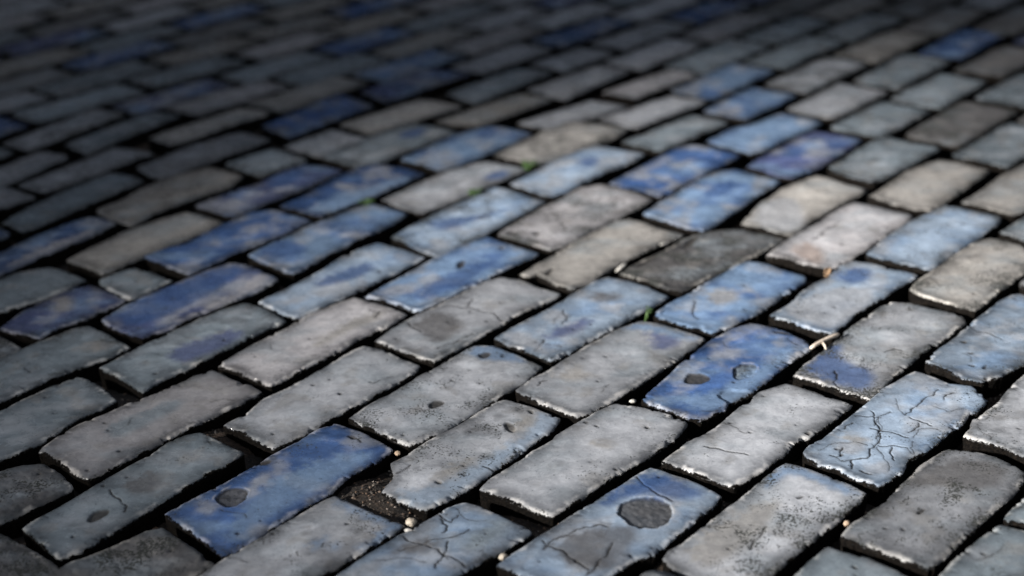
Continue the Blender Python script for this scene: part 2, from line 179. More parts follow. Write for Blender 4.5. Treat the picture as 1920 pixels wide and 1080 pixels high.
- 15 7 8 B- 587,28449 *564,28496 583,28544 1054,29083 1526,29562 1997,30110 *2040,30132 2085,30116 2257,29974 2467,29799 2650,29649 *2665,29621 2654,29591 2156,29024 1701,28515 1208,27968 *1167,27947 1124,27964 952,28120 771,28283
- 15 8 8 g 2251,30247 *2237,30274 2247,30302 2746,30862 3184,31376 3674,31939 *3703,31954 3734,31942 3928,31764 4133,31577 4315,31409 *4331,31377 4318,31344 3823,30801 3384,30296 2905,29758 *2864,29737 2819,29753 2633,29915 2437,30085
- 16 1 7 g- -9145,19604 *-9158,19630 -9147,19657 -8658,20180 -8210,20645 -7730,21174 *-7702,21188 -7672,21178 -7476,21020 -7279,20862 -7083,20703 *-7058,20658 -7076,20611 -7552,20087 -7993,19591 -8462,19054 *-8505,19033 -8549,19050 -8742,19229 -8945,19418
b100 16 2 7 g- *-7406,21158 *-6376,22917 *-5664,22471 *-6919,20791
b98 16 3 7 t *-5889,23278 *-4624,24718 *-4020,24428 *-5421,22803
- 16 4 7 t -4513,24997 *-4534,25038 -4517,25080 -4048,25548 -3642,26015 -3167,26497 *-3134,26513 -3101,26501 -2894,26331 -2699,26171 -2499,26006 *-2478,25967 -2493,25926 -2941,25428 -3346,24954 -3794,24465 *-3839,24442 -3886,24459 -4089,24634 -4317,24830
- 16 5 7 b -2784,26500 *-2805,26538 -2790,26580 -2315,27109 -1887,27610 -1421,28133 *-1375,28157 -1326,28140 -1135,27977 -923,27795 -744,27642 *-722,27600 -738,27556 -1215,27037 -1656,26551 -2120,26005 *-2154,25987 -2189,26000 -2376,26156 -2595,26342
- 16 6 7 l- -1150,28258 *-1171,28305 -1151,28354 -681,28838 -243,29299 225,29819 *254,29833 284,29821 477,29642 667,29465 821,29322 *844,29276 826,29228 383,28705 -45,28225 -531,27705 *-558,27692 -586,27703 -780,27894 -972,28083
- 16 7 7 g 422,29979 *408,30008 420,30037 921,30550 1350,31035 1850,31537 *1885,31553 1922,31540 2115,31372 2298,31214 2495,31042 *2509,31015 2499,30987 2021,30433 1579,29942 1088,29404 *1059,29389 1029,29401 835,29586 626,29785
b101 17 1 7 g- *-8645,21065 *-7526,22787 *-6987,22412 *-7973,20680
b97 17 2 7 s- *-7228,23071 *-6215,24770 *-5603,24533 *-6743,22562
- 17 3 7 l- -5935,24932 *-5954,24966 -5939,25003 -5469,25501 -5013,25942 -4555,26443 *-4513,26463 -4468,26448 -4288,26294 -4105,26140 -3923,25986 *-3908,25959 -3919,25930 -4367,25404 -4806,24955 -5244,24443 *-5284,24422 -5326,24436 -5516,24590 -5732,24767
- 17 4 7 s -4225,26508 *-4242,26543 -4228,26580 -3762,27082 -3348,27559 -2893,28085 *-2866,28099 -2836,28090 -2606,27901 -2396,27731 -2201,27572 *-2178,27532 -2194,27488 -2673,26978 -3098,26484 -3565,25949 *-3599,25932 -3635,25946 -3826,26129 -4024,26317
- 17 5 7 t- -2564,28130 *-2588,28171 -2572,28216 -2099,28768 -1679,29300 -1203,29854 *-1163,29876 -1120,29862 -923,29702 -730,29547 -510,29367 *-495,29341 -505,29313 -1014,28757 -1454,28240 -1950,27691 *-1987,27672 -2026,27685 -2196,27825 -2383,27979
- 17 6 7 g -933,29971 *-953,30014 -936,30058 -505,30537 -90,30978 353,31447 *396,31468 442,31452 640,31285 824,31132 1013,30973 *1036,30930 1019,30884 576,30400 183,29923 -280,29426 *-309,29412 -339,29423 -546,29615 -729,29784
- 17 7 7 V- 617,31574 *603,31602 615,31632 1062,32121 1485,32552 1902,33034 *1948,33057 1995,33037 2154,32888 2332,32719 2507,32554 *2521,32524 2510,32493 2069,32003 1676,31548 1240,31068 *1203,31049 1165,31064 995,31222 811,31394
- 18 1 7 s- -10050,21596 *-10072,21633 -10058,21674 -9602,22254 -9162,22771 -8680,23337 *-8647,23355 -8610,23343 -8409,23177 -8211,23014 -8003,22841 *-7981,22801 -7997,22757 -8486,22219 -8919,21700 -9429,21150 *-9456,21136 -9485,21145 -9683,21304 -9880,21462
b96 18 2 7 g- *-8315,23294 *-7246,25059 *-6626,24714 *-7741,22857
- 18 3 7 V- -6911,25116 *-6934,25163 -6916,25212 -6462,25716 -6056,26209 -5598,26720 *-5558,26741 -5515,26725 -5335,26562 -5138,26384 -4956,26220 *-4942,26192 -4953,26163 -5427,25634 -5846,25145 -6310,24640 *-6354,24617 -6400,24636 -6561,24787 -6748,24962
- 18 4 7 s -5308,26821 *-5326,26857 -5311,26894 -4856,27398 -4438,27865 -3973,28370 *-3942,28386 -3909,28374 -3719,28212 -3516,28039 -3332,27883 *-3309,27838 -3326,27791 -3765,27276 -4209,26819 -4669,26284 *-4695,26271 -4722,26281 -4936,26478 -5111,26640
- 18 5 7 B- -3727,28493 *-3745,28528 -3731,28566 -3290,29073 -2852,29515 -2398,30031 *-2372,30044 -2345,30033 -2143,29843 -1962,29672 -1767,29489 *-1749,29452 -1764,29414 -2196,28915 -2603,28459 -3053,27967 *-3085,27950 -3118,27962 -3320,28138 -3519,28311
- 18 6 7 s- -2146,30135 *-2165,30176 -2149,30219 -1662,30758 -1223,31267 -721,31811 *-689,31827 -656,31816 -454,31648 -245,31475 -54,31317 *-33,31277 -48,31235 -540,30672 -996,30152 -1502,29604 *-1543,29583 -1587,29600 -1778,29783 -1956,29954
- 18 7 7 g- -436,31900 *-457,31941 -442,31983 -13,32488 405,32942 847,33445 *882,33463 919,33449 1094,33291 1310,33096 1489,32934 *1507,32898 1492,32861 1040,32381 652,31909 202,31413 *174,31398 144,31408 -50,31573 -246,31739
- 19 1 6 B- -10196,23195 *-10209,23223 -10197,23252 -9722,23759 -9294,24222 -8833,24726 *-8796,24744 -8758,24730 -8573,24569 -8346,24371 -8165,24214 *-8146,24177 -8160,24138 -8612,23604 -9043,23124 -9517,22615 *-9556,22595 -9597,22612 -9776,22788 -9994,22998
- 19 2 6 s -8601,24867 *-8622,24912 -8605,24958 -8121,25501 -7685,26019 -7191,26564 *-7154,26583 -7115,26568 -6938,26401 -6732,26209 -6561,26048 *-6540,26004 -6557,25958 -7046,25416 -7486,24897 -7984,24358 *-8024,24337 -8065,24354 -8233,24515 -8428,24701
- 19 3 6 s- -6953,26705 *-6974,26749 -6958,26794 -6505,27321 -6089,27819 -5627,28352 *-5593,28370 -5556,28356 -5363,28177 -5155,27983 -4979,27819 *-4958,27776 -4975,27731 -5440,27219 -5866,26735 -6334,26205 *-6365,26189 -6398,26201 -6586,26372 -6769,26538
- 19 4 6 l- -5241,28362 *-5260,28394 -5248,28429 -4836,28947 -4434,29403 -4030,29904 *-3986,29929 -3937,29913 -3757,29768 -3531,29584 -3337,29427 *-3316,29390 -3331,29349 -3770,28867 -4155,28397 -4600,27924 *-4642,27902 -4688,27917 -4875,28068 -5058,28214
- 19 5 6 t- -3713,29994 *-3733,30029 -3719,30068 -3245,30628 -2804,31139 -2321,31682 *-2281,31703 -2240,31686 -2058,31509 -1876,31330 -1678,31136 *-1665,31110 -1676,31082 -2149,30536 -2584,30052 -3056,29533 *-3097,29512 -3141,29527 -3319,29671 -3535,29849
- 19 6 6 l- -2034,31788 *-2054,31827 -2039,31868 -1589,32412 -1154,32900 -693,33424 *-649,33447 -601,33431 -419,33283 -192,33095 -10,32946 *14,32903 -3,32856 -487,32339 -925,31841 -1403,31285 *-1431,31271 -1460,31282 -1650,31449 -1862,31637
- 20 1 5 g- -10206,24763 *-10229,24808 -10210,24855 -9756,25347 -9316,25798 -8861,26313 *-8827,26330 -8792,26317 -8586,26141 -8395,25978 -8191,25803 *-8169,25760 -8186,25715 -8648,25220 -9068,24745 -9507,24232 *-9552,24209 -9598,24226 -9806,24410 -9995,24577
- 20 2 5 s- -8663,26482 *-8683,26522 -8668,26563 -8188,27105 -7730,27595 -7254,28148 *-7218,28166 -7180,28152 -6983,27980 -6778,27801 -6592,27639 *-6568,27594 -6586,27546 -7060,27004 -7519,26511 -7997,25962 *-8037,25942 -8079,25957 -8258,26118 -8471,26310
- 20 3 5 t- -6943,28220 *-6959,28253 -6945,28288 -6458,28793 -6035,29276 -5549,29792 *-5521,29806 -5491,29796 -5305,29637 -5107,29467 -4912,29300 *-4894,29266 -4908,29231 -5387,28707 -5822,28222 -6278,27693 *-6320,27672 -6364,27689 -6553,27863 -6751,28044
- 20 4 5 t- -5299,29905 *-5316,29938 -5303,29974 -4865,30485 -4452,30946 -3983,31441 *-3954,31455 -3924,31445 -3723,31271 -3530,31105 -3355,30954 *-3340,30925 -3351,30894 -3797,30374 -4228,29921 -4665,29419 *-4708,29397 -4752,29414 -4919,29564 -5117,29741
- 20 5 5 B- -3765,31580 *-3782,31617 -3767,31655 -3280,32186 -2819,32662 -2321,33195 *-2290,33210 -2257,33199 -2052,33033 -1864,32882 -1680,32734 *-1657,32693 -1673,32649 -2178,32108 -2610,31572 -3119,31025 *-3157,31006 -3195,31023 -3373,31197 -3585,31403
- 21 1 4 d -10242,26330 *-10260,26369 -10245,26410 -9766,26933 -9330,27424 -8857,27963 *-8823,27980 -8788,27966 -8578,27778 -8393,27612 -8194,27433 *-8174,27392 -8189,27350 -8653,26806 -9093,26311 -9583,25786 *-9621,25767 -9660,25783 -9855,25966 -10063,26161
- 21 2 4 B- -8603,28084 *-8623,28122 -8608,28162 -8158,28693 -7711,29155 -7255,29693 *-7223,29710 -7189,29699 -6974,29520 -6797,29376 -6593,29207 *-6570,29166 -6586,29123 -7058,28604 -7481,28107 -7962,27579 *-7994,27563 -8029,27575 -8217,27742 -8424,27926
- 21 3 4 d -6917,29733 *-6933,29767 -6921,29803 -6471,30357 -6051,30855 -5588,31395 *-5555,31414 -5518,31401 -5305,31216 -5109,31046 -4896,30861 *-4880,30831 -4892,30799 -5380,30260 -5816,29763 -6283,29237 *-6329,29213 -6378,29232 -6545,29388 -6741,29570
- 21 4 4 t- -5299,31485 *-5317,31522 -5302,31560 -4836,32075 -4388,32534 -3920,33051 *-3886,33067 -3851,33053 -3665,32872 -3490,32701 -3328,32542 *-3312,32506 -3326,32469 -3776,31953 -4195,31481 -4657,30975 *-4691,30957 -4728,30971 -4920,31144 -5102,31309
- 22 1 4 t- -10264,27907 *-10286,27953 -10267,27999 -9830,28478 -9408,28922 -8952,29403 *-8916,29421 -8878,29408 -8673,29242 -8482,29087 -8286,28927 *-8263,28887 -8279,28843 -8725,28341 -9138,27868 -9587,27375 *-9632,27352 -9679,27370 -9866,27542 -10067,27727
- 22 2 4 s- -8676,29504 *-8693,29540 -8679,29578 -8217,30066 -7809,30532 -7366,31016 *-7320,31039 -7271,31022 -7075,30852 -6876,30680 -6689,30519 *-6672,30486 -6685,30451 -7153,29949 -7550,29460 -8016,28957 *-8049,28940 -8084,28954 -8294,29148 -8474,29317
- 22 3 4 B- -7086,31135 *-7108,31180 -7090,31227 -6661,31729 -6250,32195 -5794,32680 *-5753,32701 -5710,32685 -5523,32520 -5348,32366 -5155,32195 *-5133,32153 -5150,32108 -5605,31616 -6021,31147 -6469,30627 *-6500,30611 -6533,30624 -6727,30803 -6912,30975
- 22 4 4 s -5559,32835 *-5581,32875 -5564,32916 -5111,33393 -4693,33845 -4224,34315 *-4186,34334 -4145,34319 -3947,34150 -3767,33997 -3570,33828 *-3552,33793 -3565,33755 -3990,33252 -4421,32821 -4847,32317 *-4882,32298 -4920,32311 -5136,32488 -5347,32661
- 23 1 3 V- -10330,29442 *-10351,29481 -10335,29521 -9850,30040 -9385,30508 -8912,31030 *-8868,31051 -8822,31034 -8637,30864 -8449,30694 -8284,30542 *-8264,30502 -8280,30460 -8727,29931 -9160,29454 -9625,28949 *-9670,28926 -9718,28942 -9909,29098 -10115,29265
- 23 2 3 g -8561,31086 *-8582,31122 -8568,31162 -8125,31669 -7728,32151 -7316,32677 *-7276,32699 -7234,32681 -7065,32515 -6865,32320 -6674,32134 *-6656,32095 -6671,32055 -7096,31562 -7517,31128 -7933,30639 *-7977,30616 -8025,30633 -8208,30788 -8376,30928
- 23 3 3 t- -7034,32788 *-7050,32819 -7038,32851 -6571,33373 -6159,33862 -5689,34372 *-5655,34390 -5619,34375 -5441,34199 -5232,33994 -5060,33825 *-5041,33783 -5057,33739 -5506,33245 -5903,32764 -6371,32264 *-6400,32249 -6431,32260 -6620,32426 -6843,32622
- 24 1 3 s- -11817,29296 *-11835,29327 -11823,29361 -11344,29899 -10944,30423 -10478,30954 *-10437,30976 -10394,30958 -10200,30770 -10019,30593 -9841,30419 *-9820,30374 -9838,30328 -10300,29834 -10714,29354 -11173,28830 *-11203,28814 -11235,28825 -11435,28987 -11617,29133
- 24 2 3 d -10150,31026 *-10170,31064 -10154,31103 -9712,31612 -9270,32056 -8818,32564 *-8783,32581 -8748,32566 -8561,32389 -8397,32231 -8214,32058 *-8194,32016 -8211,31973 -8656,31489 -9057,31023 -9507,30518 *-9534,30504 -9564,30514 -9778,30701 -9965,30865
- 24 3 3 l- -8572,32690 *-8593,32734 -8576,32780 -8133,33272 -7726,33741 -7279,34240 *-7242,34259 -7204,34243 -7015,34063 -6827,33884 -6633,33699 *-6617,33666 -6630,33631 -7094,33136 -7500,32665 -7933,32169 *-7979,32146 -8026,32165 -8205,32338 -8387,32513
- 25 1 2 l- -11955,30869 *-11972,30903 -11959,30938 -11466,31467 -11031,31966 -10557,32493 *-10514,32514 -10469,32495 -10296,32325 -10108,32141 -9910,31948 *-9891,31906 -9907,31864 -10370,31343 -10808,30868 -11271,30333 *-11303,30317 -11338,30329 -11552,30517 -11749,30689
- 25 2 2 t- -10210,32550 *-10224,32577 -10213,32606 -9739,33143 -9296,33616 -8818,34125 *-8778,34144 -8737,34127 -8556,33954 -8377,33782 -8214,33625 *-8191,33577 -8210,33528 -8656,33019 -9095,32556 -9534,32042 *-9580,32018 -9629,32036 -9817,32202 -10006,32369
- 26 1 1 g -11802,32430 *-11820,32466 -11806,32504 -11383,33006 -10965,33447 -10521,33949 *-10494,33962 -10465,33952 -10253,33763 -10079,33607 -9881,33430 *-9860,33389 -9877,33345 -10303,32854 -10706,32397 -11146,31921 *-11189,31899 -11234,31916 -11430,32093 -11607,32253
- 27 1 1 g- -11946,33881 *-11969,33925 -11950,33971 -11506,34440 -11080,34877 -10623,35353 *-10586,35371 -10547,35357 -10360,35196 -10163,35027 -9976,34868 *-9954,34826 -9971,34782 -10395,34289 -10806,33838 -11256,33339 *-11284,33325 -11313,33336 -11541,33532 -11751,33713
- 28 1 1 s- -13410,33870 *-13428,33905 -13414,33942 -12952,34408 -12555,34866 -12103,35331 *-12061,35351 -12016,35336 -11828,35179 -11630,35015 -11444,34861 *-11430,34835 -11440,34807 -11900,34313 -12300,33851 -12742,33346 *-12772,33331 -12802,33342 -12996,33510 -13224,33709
"""

FEATURES = """
b47 recess d 892,11593 951,11710 1125,11790 1320,11745 1419,11586 1362,11381 1218,11246 1013,11289 912,11442
b47 blob B 722,11757 1276,12291 1828,11801 1445,11675 1228,11814 956,11771 864,11655 781,11661
b47 crack k 194,10978 262,11099 426,11186 578,11305 709,11339 788,11305
b47 blob d 210,10977 294,11110 659,11314 956,11380 1095,11140 912,10874 654,10545 358,10776
b47 crack k 1127,12171 1240,11938 1416,11707
b47 crack k 183,11118 366,10939 569,10656
b47 crack k 816,11047 651,10730 564,10577
b48 crack k -1069,11261 -854,11105 -690,10928 -499,10753
b48 crack k -1089,11037 -871,11134 -681,11206 -474,11334
b48 crack k -664,11148 -691,10955 -763,10744
b48 crack k -791,11652 -638,11463 -575,11577
b48 crack k -738,11529 -670,11406 -715,11294
b48 blob d -1187,11072 -858,11218 -664,11148 -817,10964 -1053,10952
b48 blob s -598,11059 -409,11301 -181,11489 -85,11308 -406,10936
b50 recess d -2913,12018 -2862,12172 -2789,12247 -2642,12188 -2593,12089 -2655,11937 -2782,11884
b50 blob B -2162,12785 -2037,12951 -1787,12967 -1630,12815 -1791,12620 -2047,12708
b50 blob b -2448,12271 -1810,12828 -1361,12794 -1766,12351 -2362,11642 -2650,11369 -2751,11492
b47 blob B 824,11781 1307,12256 1527,12077 1167,11880
b50 pit k -1748,13143 -1676,13156 -1632,13062 -1707,13086
b50 crack k -1653,13100 -1592,13005
b50 pit k -2610,12682 -2512,12743 -2436,12703 -2529,12608
b49 blob b -1908,11120 -1832,11313 -1748,11279 -1841,11088
b49 blob b -1750,11138 -1691,11190 -1638,11130 -1681,11077
b49 blob b -1727,11933 -1584,11830 -1112,11466 -1157,11382 -1415,11576 -1716,11808
b49 blob b -1112,11466 -1304,11163 -1452,11007 -1387,11197 -1191,11413
b45 blob a -1195,12051 -856,12090 -520,12424 -169,12704 163,13177 192,13512 426,13342 344,13126 -82,12594 -448,12157 -878,11749 -1015,11835
b45 pit k -145,13294 -72,13306 -10,13191 -48,13066 -111,13144
b45 pit k -809,12216 -758,12228 -739,12178 -790,12166
b45 pit k 118,13537 173,13513 171,13438 134,13459
b45 blob t -895,12222 -763,12409 -523,12662 -417,12619 -520,12424 -757,12212
b45 blob t -56,13121 57,13334 172,13475 186,13323 52,13076
b45 crack k -1196,12375 -1063,12515
b45 crack k -346,12462 -259,12388 -207,12401
b46 pit k 1296,13107 1334,13122 1347,13077 1309,13058
b46 blob t 703,12777 817,12874 942,12654 804,12699
b44 blob b -552,14939 -431,15064 -249,15048 -29,14850 146,14615 -32,14630 -290,14696 -430,14751
b44 pit k -430,14840 -310,14918 -250,14824 -350,14723
b44 pit k -933,13757 -841,13828 -735,13780 -836,13671 -911,13658
b43 crack k -827,16208 -524,16129 -224,15951 -120,15695
b43 crack k -546,16157 -483,16383
b43 blob d -1236,15746 -866,16060 -562,15784 -640,15406 -840,15145 -1073,15350
b43 crack k -1257,15748 -1078,15492
b43 crack k -878,15057 -677,15177 -475,15392
b41 blob d 843,16364 1175,16438 1339,16317 1279,16116 981,16144
b41 crack k 607,15975 650,15772 568,15585
b41 blob V 346,15226 588,15583 1017,15739 785,15374 466,15169
b41 crack k 344,15180 233,14894
b41 blob g -145,15316 64,15486 302,15137 409,14768 175,14966
b40 blob V 1501,15311 1898,15182 1865,14910 1607,14753 1564,15119
b40 blob b 1260,15379 1485,15575 2148,15067 1976,14991 1506,15357
b40 blob t 389,14254 632,14445 874,14256 672,14107 501,14162
b40 crack k 236,14041 268,14120 337,14155
b42 pit k 413,17111 509,17243 555,17267 476,16993
b70 pit k -709,17420 -654,17559 -585,17582 -617,17353 -685,17320
b70 blob B -1024,16915 -582,17321 -123,17624 -465,16917 -1005,16379 -1226,16452
b70 pit k -143,17987 -108,17995 -93,17909 -125,17894
b72 pit k -42,18572 126,18491 148,18425 4,18408
b72 pit k 318,18471 392,18527 411,18398 339,18373
b72 crack k 564,18607 717,18787 753,18522 604,18410
b72 crack k 634,19131 751,18983
b72 crack k 1447,19388 1545,19660 1652,19436
b72 crack k 1467,19316 1645,19353
X pit k 1825,14093 1879,14213 2013,14202 2107,14111 2083,14010 1907,13984 1825,14011
X recess s 2354,14215 2466,14375 2604,14385 2667,14294 2534,14076 2370,14007
X pit k 2114,13687 2220,13837 2395,13803 2556,13750 2401,13488 2213,13351 2210,13581
X pit k 2956,15158 3076,15147 3160,15047 3064,15079
X blob b 1835,13419 1576,13750 1949,13720 2320,13930 2850,14558 3155,14708 2920,14294 2482,13756 2007,13329
Y blob t 2324,16225 2474,16368 2739,16396 2755,16082 2514,15901 2346,16069
Y blob b 2680,16725 3052,16967 3461,16760 3205,16566 2756,16501
Y crack k 2198,16082 2145,15834 2175,15585
Z blob B 4014,16652 4285,16875 4484,16772 4407,16451 4158,16315 4011,16436
Z blob g 3167,15642 3356,15975 4042,16379 4455,16026 3792,15248 3552,15082
U blob B 3133,14192 3355,14515 3712,14884 3568,14410 3920,14084 3694,13617 3395,13881
U crack k 3466,14164 3468,14039 3395,13881 3426,13758
U crack k 4109,14537 4227,14615 4307,14542
R crack k 3454,13140 3677,13085 3829,13184
R crack k 3637,13218 3624,13016 3532,12560 3383,12300 3223,12278 3186,12116
R crack k 3958,13118 4221,13419 4448,13634
R crack k 3997,13060 4165,12882
R crack k 3291,12896 3403,12996
R crack k 3541,12525 3713,12512 3807,12470
R crack k 3189,12517 3136,12352 3040,12393
R crack k 3905,12777 4057,12945
R crack k 3670,12481 3629,12248
R crack k 3551,12858 3774,12752 3878,12673
R crack k 4438,13401 4488,13513 4590,13544
R crack k 3263,12078 3348,12007
R blob t 3180,12798 3417,12744 3523,12596 3283,12545
R pit k 3122,12370 3167,12417 3165,12366
Q pit k 2569,11655 2656,11680 2579,11624
Q blob b 2372,12047 2582,12260 2766,12147 3193,11672 3090,11618 2728,11956 2585,12096 2279,11800
Q blob t 1427,10977 2075,11569 2503,11660 2052,10934 1527,10540
Q crack k 2012,10882 2066,11017 2209,11206
P pit k 3587,11313 3674,11395 3690,11335 3607,11268
P pit k 3401,11094 3425,11064 3399,11024
P blob d 3526,11710 4179,12307 4716,12100 4556,11759 4142,11603 3869,11810
T crack k 1843,12655 2054,12535 2251,12452
V pit k 4916,14167 5000,14160 4963,14100
V pit k 5047,14093 5145,14190 5057,14030
V pit k 4999,14749 5084,14764 5038,14678
V pit k 4991,14453 5073,14463 5038,14414
V crack k 5242,15025 5472,14730
b16 crack k 3962,17815 4199,18165 4470,18425
b16 blob p 3575,17493 3894,17822 4048,17445 3965,17047 3755,17125
b17 pit k 2250,17745 2403,17851 2544,18209 2443,18157 2265,17865
b17 pit k 1592,17166 1743,17323 1955,17595 1806,17492 1619,17220
b17 pit k 2779,18185 2881,18238 2844,18147
b24 blob B 2720,19531 2903,19946 3327,20197 3249,19689 2909,19440
b23 blob B 4081,21216 4477,21588 4557,21160 4248,20951
b23 blob B 4924,21620 5390,21736 4987,21274
b74 blob B 1047,21204 1278,21423 1431,21281 1297,20894 1089,20997
b71 blob B -1142,18916 -949,19028 -108,19278 249,19588 -357,19033 -936,18568
b73 blob B -412,20620 -226,20990 69,20956 -96,20584
b76 blob B -536,22726 -364,23027 -16,22938 -363,22525
b68 blob B -3426,18072 -3066,18595 -2689,18243 -2743,17884 -3067,17856
b60 blob l -3308,17414 -3007,17216 -3469,16556 -3841,16179 -4110,15906 -3495,16716
b59 blob V -4041,15240 -3619,15527 -3341,15741 -3113,15625 -3450,15144 -3804,14863
b57 blob t -2343,15276 -2163,15541 -1880,15902 -1579,16175 -1520,15919 -1953,15522 -2230,15175
b57 crack k -1727,16138 -1594,16076 -1649,15931
b51 pit k -4079,11763 -4049,11913 -3923,11950 -3861,11899 -3954,11799 -4021,11729
b51 crack k -3967,12284 -3818,12083 -3736,11983 -3741,11891
b51 blob d -3884,12376 -3648,12657 -3435,12474 -3579,12160 -3770,12174
b52 blob s -4351,13455 -4138,13665 -3658,14096 -3550,13928 -3907,13458 -4130,13218
b61 blob t -5054,15606 -4842,15682 -4742,15346 -4920,15316
b62 blob t -5735,16818 -5549,16962 -5407,16578 -5562,16335
b75 blob b -2893,19645 -2426,20095 -1689,20764 -1379,20963 -2148,19848 -2568,19437
b66 blob l -6716,17860 -6443,18559 -6048,18900 -5726,19194 -5997,18703 -6355,18242
b69 blob B -2586,16900 -2186,17420 -1862,17678 -1725,17375 -2146,16967
b79 blob B -3655,20754 -3356,21349 -3098,21482 -3098,21002 -3409,20499
b77 blob B -1799,22700 -1535,23220 -1241,23183 -1424,22654
b18 blob g 3200,18592 3697,19354 4067,19455 4029,18504 3733,18087
b26 blob b 3242,21997 3666,22390 4000,22348 3762,21589
R hair k 2941,12502 3143,12625 3316,12611 3438,12533
R hair k 3677,13085 3652,12832 3567,12558
R hair k 3930,12669 4063,12836 4211,12789
R hair k 4280,13299 4417,13138 4581,13199
R hair k 3481,12564 3536,12288 3505,12027
R hair k 3040,12393 3131,12252 3223,12278
R hair k 3958,13479 3945,13138
R hair k 3807,12470 3840,12332 3885,12568
b48 hair k -1286,10886 -1084,10927 -844,10830
b48 hair k -594,11698 -508,11512 -312,11469
b48 hair k -499,10753 -312,10930
b60 blob B -4929,16228 -4441,17021 -3703,17742 -3394,17537 -3729,16792 -4424,15885
"""

